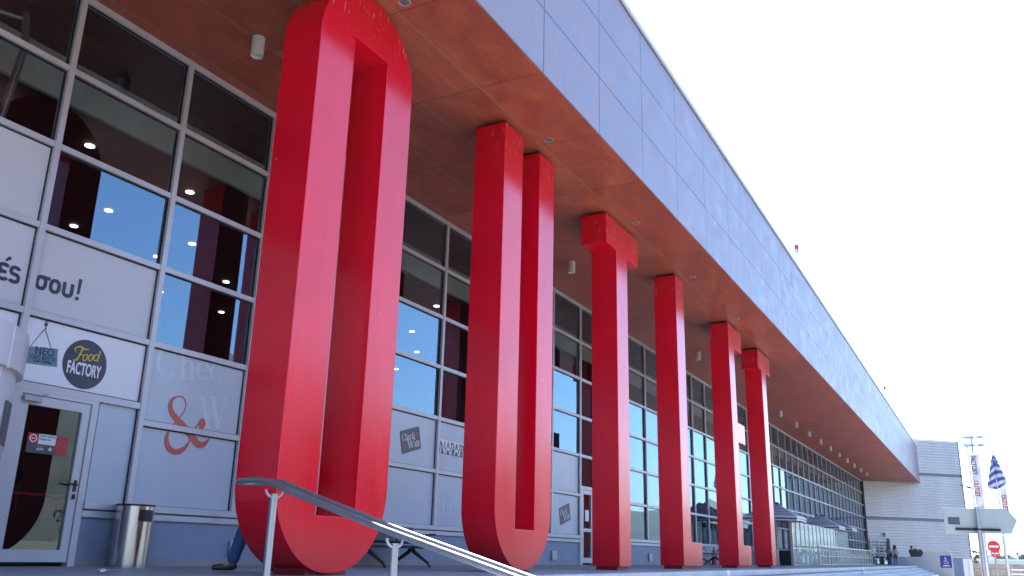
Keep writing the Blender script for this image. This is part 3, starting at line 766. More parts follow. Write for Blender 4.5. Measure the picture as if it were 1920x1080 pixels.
# board plane from (21.09,-9.2) to (21.9,-10.58)
dv = Vector((.81, -1.38, 0)).normalized(); bn = Vector((dv.y, -dv.x, 0)).normalized()
bx = Matrix(((dv.x, bn.x, 0, 21.15), (dv.y, bn.y, 0, -9.19), (0, 0, 1, 0), (0, 0, 0, 1)))     # local x along board, y towards camera
MB(bx).prism([(-.02, 1.385), (1.36, 1.405), (1.565, 1.165), (1.40, .885), (-.02, .865)], 'y', -.016, .0).build('board', 'sign_back', A, bevel=.004)
MB(bx).box(.20, 1.16, .001, .035, .935, .985).build('mounting_channel', 'dark_metal', A, bevel=.004)
MB(bx).box(.06, .31, .001, .004, 1.05, 1.20).build('inspection_label', 'charcoal', A)
MB(bx).tube([(.665, .075, GZ), (.665, .075, 1.42)], .036, 14).build('post', 'galv', A, smooth=True)
MB(bx).box(.60, .73, .036, .118, .945, .975).build('clamp', 'dark_metal', A)
def no_entry(x, y, z, r, label, extra=False):
    t = thing('no_entry_sign', (x, y, GZ), label, 'road sign')
    d = MB().lathe([(0, -.012), (r, -.012), (r, .0), (0, .0)], (0, 0, 0), 32); d.v = [Vector((x+v.z, y+v.x, z+v.y)) for v in d.v]; d.build('disc', 'road_red', t)
    MB().box(x-.022, x-.014, y-r*.72, y+r*.72, z-r*.17, z+r*.17).build('white_bar', 'white_paint', t)
    MB().tube([(x+.05, y, GZ), (x+.05, y, z+r*.9)], .035, 12).build('post', 'galv', t, smooth=True)
no_entry(52.9, -10.08, 1.12, .30, 'round red no entry sign, the larger and upper one beside the street lamp')
no_entry(73.3, -10.16, .98, .30, 'round red no entry sign, the smaller one half hidden below the larger')
def street_lamp(x, y):
    t = thing('street_lamp', (x, y, GZ), 'slim street lamp with single short arm behind the no entry signs', 'street lamp')
    MB().tube([(x, y, GZ), (x, y, 3.6), (x, y+.06, 3.72), (x, y+.5, 3.78)], .07, 8).build('pole', 'galv', t, smooth=True)
    MB().box(x-.12, x+.12, y+.5, y+1.35, 3.72, 3.84).build('lamp_head', 'galv', t, bevel=.04)
street_lamp(130.0, -11.30)
LM = thing('floodlight_mast', (113.3, -9.28, GZ), 'tall floodlight mast with two tiers of lamps behind the banner pole', 'lamp mast')
MB().tube([(113.3, -9.28, GZ), (113.3, -9.28, 14.0)], [.22, .11], 10).build('pole', 'galv', LM, smooth=True)
for z in (13.0, 13.9):
    MB().box(113.2, 113.4, -10.4, -8.5, z-.06, z+.06).build('crossarm', 'galv', LM)
    for y in (-10.2, -9.28, -8.7): MB().box(113.0, 113.6, y-.32, y+.32, z+.02, z+.26).build('lamp_head', 'galv', LM, bevel=.05)
def flagpole(x, y, h, label):
    t = thing('flagpole', (x, y, GZ), label, 'flagpole')
    MB().tube([(x, y, GZ), (x, y, h)], [.085, .05], 12).build('pole', 'white_paint', t, smooth=True)
    MB().lathe([(0, -.06), (.06, -.03), (.08, .03), (.05, .09), (0, .11)], (x, y, h+.04), 10).build('finial', 'galv', t, smooth=True)
FP1 = (79.4, -9.16); FP2 = (80.6, -10.92)
flagpole(*FP1, 9.1, 'white flagpole carrying the dark and red lettered banner'); flagpole(*FP2, 8.75, 'white flagpole carrying the blue and white striped flag')
flagpole(84.5, -9.45, 9.05, 'white flagpole just behind the pole of the lettered banner')
def banner(x, y, z1, z0, w, label, dark=True):
    t = thing('banner', (x, y-w/2, z0), label, 'banner')
    b = MB(); n = 24
    vs = []
    for i in range(n+1):
        z = z1+(z0-z1)*i/n
        for j in range(5): vs.append((x+.05*sin(i*.8+j*.9), y-.10-w*j/4, z))
    for i in range(n):
        for j in range(4): b.f.append([i*5+j, i*5+j+1, i*5+j+6, i*5+j+5])
    b.v = [Vector(v) for v in vs]
    o = b.build('cloth', 'banner_cloth', t, smooth=True, normals=False)
    s = o.modifiers.new('thickness', 'SOLIDIFY'); s.thickness = .01
    mt = on_side(x-.075, y-.14, z1-.15, tilt=-pi/2)
    if dark: text_mb('FACTORY', .50, mt, bold=.012, xs=.66, depth=.002).build('dark_lettering', 'navy', t)
    text_mb('OUTLET', .50, on_side(x-.075, y-.14, z1-.15-(1.95 if dark else 1.2), tilt=-pi/2), bold=.012, xs=.66, depth=.002).build('red_lettering', 'sign_red', t)
banner(79.4, -9.16, 8.6, 4.4, .62, 'white vertical banner with dark and red lettering on the left flagpole')
banner(81.6, -10.98, 6.9, 3.0, .45, 'white vertical banner with red lettering hanging below the striped flag', False)
def flag():
    t = thing('striped_flag', (80.6, -10.9, 5.9), 'limp blue and white striped flag hanging from its pole', 'flag')
    vs = []; fs = []; mi = []; na, nb = 24, 54
    for i in range(nb+1):
        bb = i/nb
        for j in range(na+1):
            a = -1+2*j/na
            half = .10+.62*bb**.9; drop = 2.75-(.55*max(0, -a) if a < 0 else .1*a)
            z = 8.62-bb*drop-.12*abs(a)*(1-bb)
            y = -10.9+a*half*(1 if a > 0 else 1.05); x = 80.42+.16*sin(a*7+bb*2)*(.3+bb)
            vs.append((x, y, z))
    for i in range(nb):
        for j in range(na):
            a = -1+2*(j+.5)/na; bb = (i+.5)/nb
            fs.append((i*(na+1)+j, i*(na+1)+j+1, (i+1)*(na+1)+j+1, (i+1)*(na+1)+j))
            q = (bb*9.0+(-1.3*abs(a) if a > 0 else -.9*abs(a)))
            blue = int(math.floor(q)) % 2 == 0
            if bb < .26 and a < .4: blue = not (abs(a+.25) < .10 or abs(bb-.15) < .025)
            mi.append(0 if blue else 1)
    b = MB(); b.v = [Vector(v) for v in vs]; b.f = [list(f) for f in fs]
    o = b.build('cloth', None, t, smooth=True, normals=False)
    o.data.materials.append(MAT['flag_blue_cloth']); o.data.materials.append(MAT['banner_cloth'])
    for p, k in zip(o.data.polygons, mi): p.material_index = k
    s = o.modifiers.new('thickness', 'SOLIDIFY'); s.thickness = .008
flag()

# ------------------------------------------------------------------ cafe terrace
def parasol(x, y, label, half=1.15, rim=2.02, apex=2.62):
    t = thing('parasol', (x, y, FZ), label, 'parasol', 'striped cafe parasols')
    MB().tube([(x, y, FZ), (x, y, apex)], .028, 10).build('pole', 'galv', t)
    MB().lathe([(.26, 0), (.26, .05), (.05, .08), (.04, .3)], (x, y, FZ), 20).build('base', 'dark_metal', t)
    n = 8; vs = []; fs = []
    cs = [(-1, -1), (1, -1), (1, 1), (-1, 1)]
    per = []
    for q in range(4):
        a, c = cs[q], cs[(q+1) % 4]
        for j in range(n): per.append((a[0]+(c[0]-a[0])*j/n, a[1]+(c[1]-a[1])*j/n, j/n))
    rings = 9
    for i in range(rings+1):
        r = .10+.90*i/rings
        for (u, w, f) in per:
            edge = min(f, 1-f)*2
            vs.append((x+half*u*r, y+half*w*r, rim+(apex-rim)*(1-(i/rings))**1.05-.05*edge*(i/rings)*0+.03*edge*(i/rings)))
    m_ = len(per)
    for i in range(rings):
        for j in range(m_): fs.append((i*m_+j, i*m_+(j+1) % m_, (i+1)*m_+(j+1) % m_, (i+1)*m_+j))
    cn = MB().add(vs, fs).build('canopy', 'parasol', t, smooth=False); cn.modifiers.new('thickness', 'SOLIDIFY').thickness = .006
    last = vs[-m_:]
    for (za, zb_, mt) in ((0, -.07, 'cloth_white'), (-.07, -.135, 'navy'), (-.135, -.19, 'cloth_white')):
        b = MB()
        v2 = [(p[0], p[1], p[2]+za) for p in last]+[(p[0], p[1], p[2]+zb_) for p in last]
        b.add(v2, [(j, (j+1) % m_, m_+(j+1) % m_, m_+j) for j in range(m_)]); o = b.build('valance', mt, t); o.modifiers.new('thickness', 'SOLIDIFY').thickness = .006
    b = MB()
    for q in range(4):
        a = pi/4+q*pi/2; e = []
        for k in range(7): e.append((x+(.04+.05*k)*cos(a), y+(.04+.05*k)*sin(a), apex-.07-.01*k+.13*sin(pi*k/6)))
        b.tube(e, .028, 6)
    b.build('top_loops', 'navy', t, smooth=True)
    for q in range(4):
        a = pi/4+q*pi/2
        MB().tube([(x, y, apex-.12), (x+half*1.38*cos(a), y+half*1.38*sin(a), rim-.02)], .011, 6).build('rib', 'galv', t)
parasol(41.0, -1.62, 'striped cafe parasol nearest the last red T')
parasol(54.8, -1.35, 'striped cafe parasol in the middle of the terrace', 1.2, 2.10, 2.72)
parasol(63.0, -1.0, 'striped cafe parasol farthest along the terrace', 1.2, 2.25, 2.86)
GS = thing('glass_windscreen', (49, -2.3, FZ), 'mirror-like glass windscreen around the cafe terrace', 'glass screen')
xs_ = [40.9+1.09*i for i in range(17)]
for i, x in enumerate(xs_):
    MB().box(x-.022, x+.022, -2.33, -2.27, FZ, 1.90).build('post', 'railing_beige', GS)
    if i < 16: MB().add([(x+.03, -2.3+random.gauss(0, .003), .06), (x+1.06, -2.3+random.gauss(0, .003), .06), (x+1.06, -2.3+random.gauss(0, .003), 1.88), (x+.03, -2.3+random.gauss(0, .003), 1.88)], [(0, 1, 2, 3)]).build('glass_panel', 'screen_glass', GS, normals=False)
MB().box(40.9, 58.4, -2.325, -2.275, .70, .745).build('mid_rail', 'railing_beige', GS); MB().box(40.9, 58.4, -2.325, -2.275, .0, .05).build('bottom_rail', 'railing_beige', GS)
MB().box(40.84, 40.93, -2.36, -2.24, FZ, 1.93).build('corner_post', 'railing_beige', GS); MB().box(40.87, 40.91, -1.70, -1.64, FZ, 1.90).build('post', 'railing_beige', GS)
MB().add([(40.89, -2.24, .06), (40.89, -1.70, .06), (40.89, -1.70, 1.88), (40.89, -2.24, 1.88)], [(0, 1, 2, 3)]).build('glass_panel', 'screen_glass', GS, normals=False)
MB().box(40.885, 40.9, -2.24, -1.70, .0, .62).build('kick_panel', 'dark_metal', GS)
tag(MB().prism([(38.6, -2.1), (39.1, -2.1), (39.1, -1.3), (38.6, -1.3)], 'z', FZ, .62).build('planter', 'dark_metal', bevel=.02), 'dark planter box beside the glass screen behind the last T', 'planter')
RL = thing('metal_railing', (53, -3, FZ), 'stainless railing of close vertical bars in front of the glass windscreen', 'railing')
RX0, RX1 = 43.5, 63.8
MB().box(RX0, RX1, -3.025, -2.975, .86, .91).build('top_rail', 'railing_beige', RL); MB().box(RX0, RX1, -3.02, -2.98, .04, .08).build('bottom_rail', 'railing_beige', RL); MB().box(RX0, RX1, -3.015, -2.985, .42, .45).build('mid_rail', 'railing_beige', RL)
npst = 22
for i in range(npst+1):
    x = RX0+(RX1-RX0)*i/npst; MB().box(x-.03, x+.03, -3.03, -2.97, FZ, .86).build('post', 'railing_beige', RL)
# tables and chairs glimpsed behind the screen
def cafe_table(x, y, lb):
    t = thing('cafe_table', (x, y, FZ), lb, 'table', 'cafe tables behind the glass screen')
    MB().lathe([(.34, .68), (.34, .71)], (x, y, FZ), 20).build('tabletop', 'offwhite', t); MB().tube([(x, y, FZ), (x, y, .68)], .03, 8).build('leg', 'dark_metal', t); MB().lathe([(.22, 0), (.2, .03)], (x, y, FZ), 16).build('foot', 'dark_metal', t)
for k, (x, y) in enumerate(((42.6, -1.2), (46.0, -1.4), (50.5, -1.2), (55.5, -1.3))): cafe_table(x, y, 'round cafe table behind the glass windscreen of the terrace')

# ------------------------------------------------------------------ benches, extinguisher, bin
def bench(x0, x1, lb, y=-.72):
    t = thing('waiting_bench', ((x0+x1)/2, y, FZ), lb, 'bench')
    MB().box(x0+.1, x1-.1, y-.035, y+.035, .29, .34).build('beam', 'dark_metal', t)
    n = 3; w = (x1-x0)/n
    for i in range(n):
        a = x0+i*w+.03; c = a+w-.06
        s = MB(); prof = [(-.24, .405), (-.22, .39), (.0, .375), (.17, .37), (.22, .395), (.30, .66), (.28, .67), (.19, .41), (.15, .392), (0, .395), (-.21, .41), (-.235, .42)]
        s.prism([(y+p[0], p[1]) for p in prof], 'x', a, c); s.build('seat', 'dark_metal', t, bevel=.004)
    for x in (x0+.2, x1-.45):
        l = MB()
        l.tube([(x, y, .33), (x, y-.05, .24), (x, y-.36, .05), (x, y-.40, FZ+.02)], [.04, .04, .024, .018], 8); l.tube([(x, y, .33), (x, y+.05, .24), (x, y+.36, .05), (x, y+.40, FZ+.02)], [.04, .04, .024, .018], 8)
        l.tube([(x, y-.40, FZ), (x, y-.40, FZ+.03)], .03, 8); l.tube([(x, y+.40, FZ), (x, y+.40, FZ+.03)], .03, 8)
        l.build('leg', 'black', t, smooth=True)
    for x in (x0+.02, x1-.02): MB().tube([(x, y+.05, .36), (x, y-.02, .54), (x, y-.22, .55)], .016, 8).build('armrest', 'black', t, smooth=True)
bench(12.25, 14.25, 'dark airport-style waiting bench by the wall between the O and the U')
bench(32.0, 34.6, 'dark waiting bench by the wall seen between the L and the E')
FE = thing('fire_extinguisher', (35.6, -.3, FZ), 'small red fire extinguisher standing by the wall between L and E', 'fire extinguisher')
MB().lathe([(.085, .0), (.10, .02), (.10, .42), (.06, .50), (.03, .53)], (35.6, -.3, FZ), 16).build('cylinder', 'extinguisher', FE, smooth=True)
MB().tube([(35.6, -.3, .50), (35.6, -.3, .57), (35.5, -.3, .62)], .02, 8).build('valve', 'black', FE); MB().tube([(35.6, -.3, .55), (35.45, -.35, .50), (35.45, -.38, .2)], .014, 8).build('hose', 'black', FE)
bx_, by_ = 8.05, -.30
BN = thing('litter_bin', (bx_, by_, FZ), 'tall brushed steel litter bin with black opening beside the glass door', 'litter bin')
MB().lathe([(.225, .0), (.225, .02), (.235, .025), (.235, .742), (.228, .748)], (bx_, by_, FZ), 40).build('body', 'steel', BN, smooth=True)
MB().lathe([(.236, .742), (.240, .745), (.240, .765), (.19, .768), (.18, .70)], (bx_, by_, FZ), 40).build('rim', 'black', BN, smooth=True)
# opening: a dark rounded patch hugging the drum, facing the plaza
op = MB(); n = 10
for q, (z, sh) in enumerate(((.535, .035), (.55, .0), (.665, .0), (.68, .035))):
    for j in range(n+1):
        w_ = .46-sh*2.2; a = -pi/2-.02+(-w_+2*w_*j/n)
        op.v.append(Vector((bx_+.2375*cos(a), by_+.2375*sin(a), z)))
for q in range(3):
    for j in range(n): op.f.append([q*(n+1)+j, q*(n+1)+j+1, (q+1)*(n+1)+j+1, (q+1)*(n+1)+j])
op.build('opening', 'black', BN, normals=False)
for (x, z, lb) in ((21.3, .21, 'small grey wall box on the dado between the U and the first T'), (28.76, .21, 'small grey wall box on the dado between the first T and the L'), (10.15, .22, 'small grey wall box on the dado behind the red O')):
    t = MB().box(x-.14, x+.14, -.075, -.021, z-.11, z+.12).build('wall_box', 'galv', bevel=.01); tag(t, lb, 'wall box')
lt = MB(); rnd = random.Random(5)
for k in range(5):
    c = Vector((6.15+rnd.uniform(-.10, .10), -2.2+rnd.uniform(-.08, .08), FZ+.012)); 
    q = [c+Vector((rnd.uniform(-.09, .09), rnd.uniform(-.09, .09), rnd.uniform(-.01, .035))) for _ in range(4)]; lt.add(q, [(0, 1, 2), (0, 2, 3)])
tag(lt.build('crumpled_paper', 'white_paint', normals=False), 'scrap of crumpled white paper lying on the platform near the door', 'paper')
for (x, y, z, lb) in ((20.6, -4.69, FZ-.06, 'small white step light on the platform edge in front of the L'), (44.5, -4.69, FZ-.06, 'small white step light on the platform edge by the railing'), (41.7, -5.05, FZ-.21, 'small white step light on the second step by the railing')):
    t = MB().box(x-.12, x+.12, y-.01, y+.02, z-.04, z+.07).build('step_light', 'white_paint', bevel=.005); tag(t, lb, 'step light')

# ------------------------------------------------------------------ handrail
HR = thing('stair_handrail', (5.6, -5.5, FZ), 'twin-tube stainless handrail descending the steps in front of the O', 'handrail')
hz = lambda y: .7707+(y+4.827)*.3015 if y > -6.052 else .401+(y+6.052)*.275
def railpath(off):
    return [(5.6+off, -4.60, .785), (5.6+off, -4.70, .792), (5.6+off, -4.83, .785), (5.6+off, -4.95, .752)]+[(5.6+off, y, hz(y)+.012) for y in (-5.3, -5.7, -6.05, -6.6, -7.13, -7.7)]
l_, r2 = smooth_path(railpath(-.10), 4), smooth_path(railpath(.10), 4)
arc = [(5.6+.10*cos(a), -4.60+.10*sin(a), .784) for a in [pi*k/8 for k in range(1, 8)]]
full = list(reversed(l_))+[(p[0], p[1], p[2]) for p in reversed(arc)]+r2
MB().tube(full, .025, 12).build('twin_rail', 'rail_steel', HR, smooth=True)
for (y, zb) in ((-4.86, FZ-.15), (-6.08, GZ+.55)):
    zt = hz(y)-.02
    MB().tube([(5.6, y, zb), (5.6, y, zt-.055)], .031, 16).build('post', 'rail_steel', HR, smooth=True)
    MB().tube([(5.6+.10*cos(a), y, zt-.025+.06*sin(a)-.0) for a in [pi+pi*k/10 for k in range(11)]], .011, 8).build('saddle', 'rail_steel', HR, smooth=True)
    MB().lathe([(.06, 0), (.06, .012), (.035, .02)], (5.6, y, zb), 20).build('base_flange', 'rail_steel', HR, smooth=True)

# ------------------------------------------------------------------ revolving door at the left edge
RV = thing('revolving_door', (4.45, -.30, FZ), 'pale curved drum of a revolving door cut by the left edge', 'revolving door')
rc = (4.45, -.30, 0)
MB().lathe([(1.44, 1.92), (1.50, 1.92), (1.50, 2.32), (1.49, 2.345), (0, 2.36)], rc, 72).build('header', 'film2', RV, smooth=True)
MB().lathe([(1.41, FZ), (1.44, FZ), (1.44, 1.925), (1.41, 1.925)], rc, 40, a0=-1.25, a1=.62).build('curved_panel', 'film2', RV, smooth=True)
MB().lathe([(1.41, FZ), (1.44, FZ), (1.44, 1.925), (1.41, 1.925)], rc, 40, a0=pi-.62, a1=pi+1.0).build('curved_panel', 'film2', RV, smooth=True)
for a in (-1.02, -.45):
    MB().tube([(rc[0]+1.50*cos(a), rc[1]+1.50*sin(a), 1.90), (rc[0]+1.50*cos(a), rc[1]+1.50*sin(a), 2.33)], .012, 8).build('seam', 'alu', RV)
    MB().tube([(rc[0]+1.44*cos(a), rc[1]+1.44*sin(a), FZ), (rc[0]+1.44*cos(a), rc[1]+1.44*sin(a), 1.92)], .014, 8).build('seam', 'alu', RV)
MB().lathe([(.0, .0), (.05, 0), (.05, 1.95), (0, 1.95)], rc, 12).build('shaft', 'alu', RV)
for a in (.4, .4+2*pi/3, .4+4*pi/3):
    b = MB(); b.add([(rc[0]+.06*cos(a), rc[1]+.06*sin(a), .05), (rc[0]+1.38*cos(a), rc[1]+1.38*sin(a), .05), (rc[0]+1.38*cos(a), rc[1]+1.38*sin(a), 1.9), (rc[0]+.06*cos(a), rc[1]+.06*sin(a), 1.9)], [(0, 1, 2, 3)]); b.build('wing', 'clear_glass', RV, normals=False)
MB().lathe([(1.447, 1.18), (1.447, 1.62)], rc, 8, a0=-.86, a1=-.60).build('notice', 'charcoal', RV)

# ------------------------------------------------------------------ shop signs and lettering on the facade
FS = thing('food_court_sign', (gx(.5), -.002, 2.45), 'white sign panel with round dark Food Factory emblem above the glass door', 'sign')
MB().box(gx(0)+.045, gx(1)-.045, -.003, .03, 2.105, gz(2)-.045).build('board', 'white_print', FS)
d = MB().lathe([(0, 0), (.315, 0), (.315, .006), (0, .006)], (0, 0, 0), 56); d.v = [Vector((7.205+v.x, -.004-v.z, 2.442+v.y)) for v in d.v]; disc = d.build('round_emblem', 'navy', FS)
def wallpts(pts): return [(x, z, w) for x, z, w in pts]
food = [  # script strokes
    [(7.13, 2.588, .012), (7.20, 2.640, .02), (7.30, 2.628, .012)] and [(7.025, 2.470, .018), (7.050, 2.463, .02), (7.085, 2.50, .022), (7.12, 2.60, .022), (7.135, 2.628, .018)],
    [(7.045, 2.565, .012), (7.025, 2.595, .014), (7.045, 2.632, .018), (7.10, 2.648, .02), (7.17, 2.630, .018), (7.22, 2.640, .01)],
    [(7.09, 2.545, .014), (7.15, 2.558, .012)],
]
def circ(cx, cz, rx, rz, w, tilt=.25):
    return [(cx+rx*cos(a)+tilt*rz*sin(a), cz+rz*sin(a), w) for a in [2*pi*k/16 for k in range(17)]]
food += [circ(7.185, 2.525, .030, .042, .016), circ(7.262, 2.540, .030, .042, .016), circ(7.338, 2.555, .030, .042, .016), [(7.392, 2.655, .018), (7.375, 2.57, .017), (7.368, 2.515, .017), (7.385, 2.512, .01)]]
b = MB()
for fi, st in enumerate(food):
    q = ribbon(smooth_path(st, 4) if len(st) < 12 else st, -.016-.0004*fi, -.011); b.add(q.v, q.f)
b.build('script_lettering', 'yellow', disc)
text_mb('FACTORY', .215, on_wall(6.955, 2.298, -.0115, tilt=.012), bold=.0055, xs=.50, space=1.02).build('block_lettering', 'white_print', disc)
hp = MB().prism([(6.36, 2.300), (6.825, 2.335), (6.797, 2.557), (6.36, 2.505)], 'y', -.010, -.004).build('hanging_plate', 'teal_plate', FS)
text_mb('NEO', .135, on_wall(6.505, 2.438, -.0115, .05), bold=.002, xs=.86, space=1.08).build('lettering', 'navy', hp)
text_mb('CAFE RESTO', .072, on_wall(6.452, 2.372, -.0115, .06), bold=.0007, xs=.80, space=1.05).build('lettering', 'navy', hp)
text_mb('ΣΤΟΝ 1° ΟΡΟΦΟ', .036, on_wall(6.50, 2.338, -.0115, .06), bold=.001, xs=.85).build('lettering', 'navy', hp)
b = MB()
for st in ([(6.445, 2.526, .006), (6.582, 2.765, .006)], [(6.703, 2.556, .006), (6.582, 2.765, .006)], [(6.575, 2.87, .005), (6.575, 2.83, .005)], [(6.595, 2.87, .005), (6.595, 2.83, .005)], [(6.585, 2.79, .008), (6.60, 2.775, .01), (6.582, 2.76, .01)]):
    q = ribbon(st, -.010, -.005); b.add(q.v, q.f)
b.prism([(6.585, 2.785), (6.61, 2.815), (6.60, 2.84), (6.572, 2.84), (6.562, 2.815)], 'y', -.012, -.005); b.build('hook_and_strings', 'navy', FS)

t = thing('greek_greeting_lettering', (6.35, -.01, 3.22), 'dark Greek lettering printed across the pale panels left of the O', 'lettering')
def elp(cx, cz, rx, rz, a0=0, a1=2*pi, w=.05, n=22, pw=2.6):
    out = []
    for k in range(n+1):
        a = a0+(a1-a0)*k/n; c_, s_ = cos(a), sin(a)
        out.append((cx+rx*math.copysign(abs(c_)**(2/pw), c_), cz+rz*math.copysign(abs(s_)**(2/pw), s_), w))
    return out
def strokes_mb(sts, y=-.0045, dx=0.0):
    b = MB()
    for k, st in enumerate(sts):
        st = [(p[0]+dx, p[1], p[2]) for p in st]
        q = ribbon(st, y-.003-.0003*k, y); b.add(q.v, q.f)
    return b
zb_ = 3.222; xh = .188; mz = zb_+xh/2; rz_ = xh/2-.022
strokes_mb([elp(6.392, mz, .056, rz_, w=.046), [(6.385, zb_+xh-.022, .044), (6.502, zb_+xh-.022, .044)],
            elp(6.578, mz, .056, rz_, w=.046),
            [(6.702, zb_+xh, .046), (6.702, zb_+.10, .046)]+elp(6.757, zb_+.078, .056, .056, pi, 2*pi, .046, 14)+[(6.813, zb_+.10, .046), (6.813, zb_+xh, .046)],
            [(6.905, zb_+.085, .034), (6.912, zb_+.285, .046)], elp(6.902, zb_+.024, .012, .012, w=.026, n=12, pw=2)], dx=.035).build('word', 'navy', t)
strokes_mb([elp(6.078, zb_+xh*.74, .050, .042, .25, pi*1.32, .044, 16)+[(6.078, mz+.003, .044)]+elp(6.078, zb_+xh*.27, .054, .045, pi*.45, -pi*.86, .044, 16),
            elp(5.935, zb_+xh*.75, .050, .042, .35, pi*1.5, .044, 16), elp(5.935, zb_+xh*.26, .056, .044, pi*.5, 2*pi-.35, .044, 18), [(5.93, mz, .04), (5.975, mz, .04)],
            [(5.945, zb_+xh+.045, .030), (5.995, zb_+xh+.095, .042)]]).build('word', 'navy', t)

AMP = [(9.185,1.966,0.017),(9.148,1.914,0.021),(9.112,1.824,0.022),(9.062,1.701,0.021),(9.000,1.594,0.052),(8.921,1.535,0.076),(8.828,1.507,0.078),(8.728,1.534,0.088),(8.665,1.602,0.084),(8.646,1.674,0.067),(8.654,1.743,0.043),(8.689,1.816,0.024),(8.752,1.900,0.017),(8.832,2.003,0.017),(8.888,2.081,0.016),(8.908,2.162,0.016),(8.888,2.237,0.017),(8.835,2.279,0.018),(8.765,2.283,0.017),(8.692,2.252,0.031),(8.643,2.198,0.058),(8.632,2.128,0.075),(8.668,2.049,0.085),(8.759,1.970,0.096),(8.890,1.895,0.100),(9.002,1.817,0.101),(9.119,1.723,0.106),(9.210,1.664,0.107),(9.293,1.658,0.093),(9.360,1.697,0.061),(9.403,1.749,0.025),(9.417,1.783,0.015)]
t = thing('ampersand_decal', (9.0, -.004, 1.47), 'big coral ampersand printed on the pale panels left of the O', 'decal')
q = ribbon(smooth_path(AMP, 4), -.006, -.003); d = MB().lathe([(0, 0), (.068, 0), (.068, .003), (0, .003)], (0, 0, 0), 24); d.v = [Vector((9.245+v.x, -.003-v.z, 1.962+v.y*1.15)) for v in d.v]
q.v += []; q.add(d.v, d.f); q.build('ampersand', 'coral', t)
# serif lettering drawn with strokes (stems with hairlines and serifs)
def serif_word(word, h, bold=.13):
    """returns strokes in em units scaled by h"""
    T = .028*h; Bw = bold*h; out = []; x = 0
    def stem(x, z0, z1, w=Bw): out.append([(x, z0, w), (x, z1, w)]); 
    def serif(x, z, L=.16): out.append([(x-L*h, z, T*1.2), (x+L*h, z, T*1.2)])
    def arc(cx, cz, rx, rz, a0, a1, wmin, wmax, n=18):
        s = []
        for k in range(n+1):
            a = a0+(a1-a0)*k/n; s.append((cx+rx*cos(a), cz+rz*sin(a), wmin+(wmax-wmin)*abs(cos(a))**1.5))
        out.append(s)
    X = .46*h
    for chx in word:
        if chx == 'C':
            arc(x+.34*h, .36*h, .30*h, .37*h, .75, 2*pi-.75, T, Bw); out.append([(x+.57*h, .62*h, T), (x+.58*h, .74*h, T)]); x += .70*h
        elif chx == 'h':
            stem(x+.12*h, 0, .74*h); serif(x+.12*h, 0); arc(x+.27*h, X*.62, .15*h, X*.38, pi*.95, 0, T, Bw); stem(x+.42*h, 0, X*.65); serif(x+.42*h, 0); x += .58*h
        elif chx == 'e':
            arc(x+.22*h, X*.5, .19*h, X*.5, .05, 2*pi-.6, T, Bw*.9); out.append([(x+.05*h, X*.53, T), (x+.41*h, X*.53, T)]); x += .46*h
        elif chx == 'c':
            arc(x+.22*h, X*.5, .19*h, X*.5, .7, 2*pi-.6, T, Bw*.9); x += .43*h
        elif chx == 'k':
            stem(x+.12*h, 0, .74*h); serif(x+.12*h, 0); out.append([(x+.18*h, X*.42, T), (x+.42*h, X, T*1.3)]); out.append([(x+.22*h, X*.52, Bw*.9), (x+.44*h, 0, Bw*.9)]); x += .56*h
        elif chx == 'W':
            for (a, c, w) in (((.08, .74), (.30, 0), Bw), ((.30, 0), (.50, .70), T*1.4), ((.46, .74), (.68, 0), Bw), ((.68, 0), (.92, .74), T*1.4)): out.append([(x+a[0]*h, a[1]*h, w), (x+c[0]*h, c[1]*h, w)])
            serif(x+.08*h, .74*h); serif(x+.46*h, .74*h, .12); serif(x+.92*h, .74*h, .12); x += 1.02*h
        elif chx == 'i':
            stem(x+.12*h, 0, X); serif(x+.12*h, 0, .12); arc(x+.12*h, .66*h, .04*h, .04*h, 0, 2*pi, .07*h, .07*h, 10); x += .27*h
        elif chx == 'n':
            stem(x+.12*h, 0, X); serif(x+.12*h, 0, .12); arc(x+.27*h, X*.62, .15*h, X*.38, pi*.95, 0, T, Bw); stem(x+.42*h, 0, X*.65); serif(x+.42*h, 0, .12); x += .58*h
        elif chx == 'o':
            arc(x+.22*h, X*.5, .19*h, X*.5, 0, 2*pi, T, Bw*.9); x += .46*h
        elif chx == '&':
            s = h/.84
            out.append([((p[0]-8.60)*s*.9+x, (p[1]-1.47)*s*.9, p[2]*s*.9) for p in AMP]); x += .80*h
        else: x += .25*h
    return out, x
def serif_mb(word, h, x, z, tilt, y, xs=1.0, bold=.13, th=.003):
    st, w = serif_word(word, h, bold); b = MB(); ct, sn = cos(tilt), sin(tilt)
    for si, s in enumerate(st):
        yy = y-.00022*si
        pts = [(x+(p[0]*xs)*ct-p[1]*sn, z+(p[0]*xs)*sn+p[1]*ct, p[2]) for p in s]; q = ribbon(pts, yy-th, yy); b.add(q.v, q.f)
    return b
t = thing('ghost_lettering', (9.1, -.003, 2.3), 'faint white oversized serif lettering on the pale panel above the ampersand', 'lettering')
serif_mb('Chec', .68, 8.30, 2.47, .20, -.001, .92).build('word', 'ghost', t) if False else None
gh = serif_mb('Chec', .56, 8.32, 2.50, .11, -.0005, 1.0, th=.0015); gh.build('word', 'ghost', t); serif_mb('W', .62, 9.20, 1.89, .12, -.0005, .85, th=.0015).build('word', 'ghost', t)
t = thing('ghost_lettering', (16, -.003, .9), 'faint white serif lettering low on the pale panel right of the O', 'lettering')
serif_mb('Che', .50, 15.60, .88, .2, -.0005, 1.0, th=.0015).build('word', 'ghost', t)
t = thing('ghost_lettering', (21.6, -.003, 2.3), 'faint white serif lettering on the pale panel right of the U', 'lettering')
serif_mb('in', .62, 21.15, 2.22, .15, -.0005, 1.0, th=.0015).build('word', 'ghost', t)
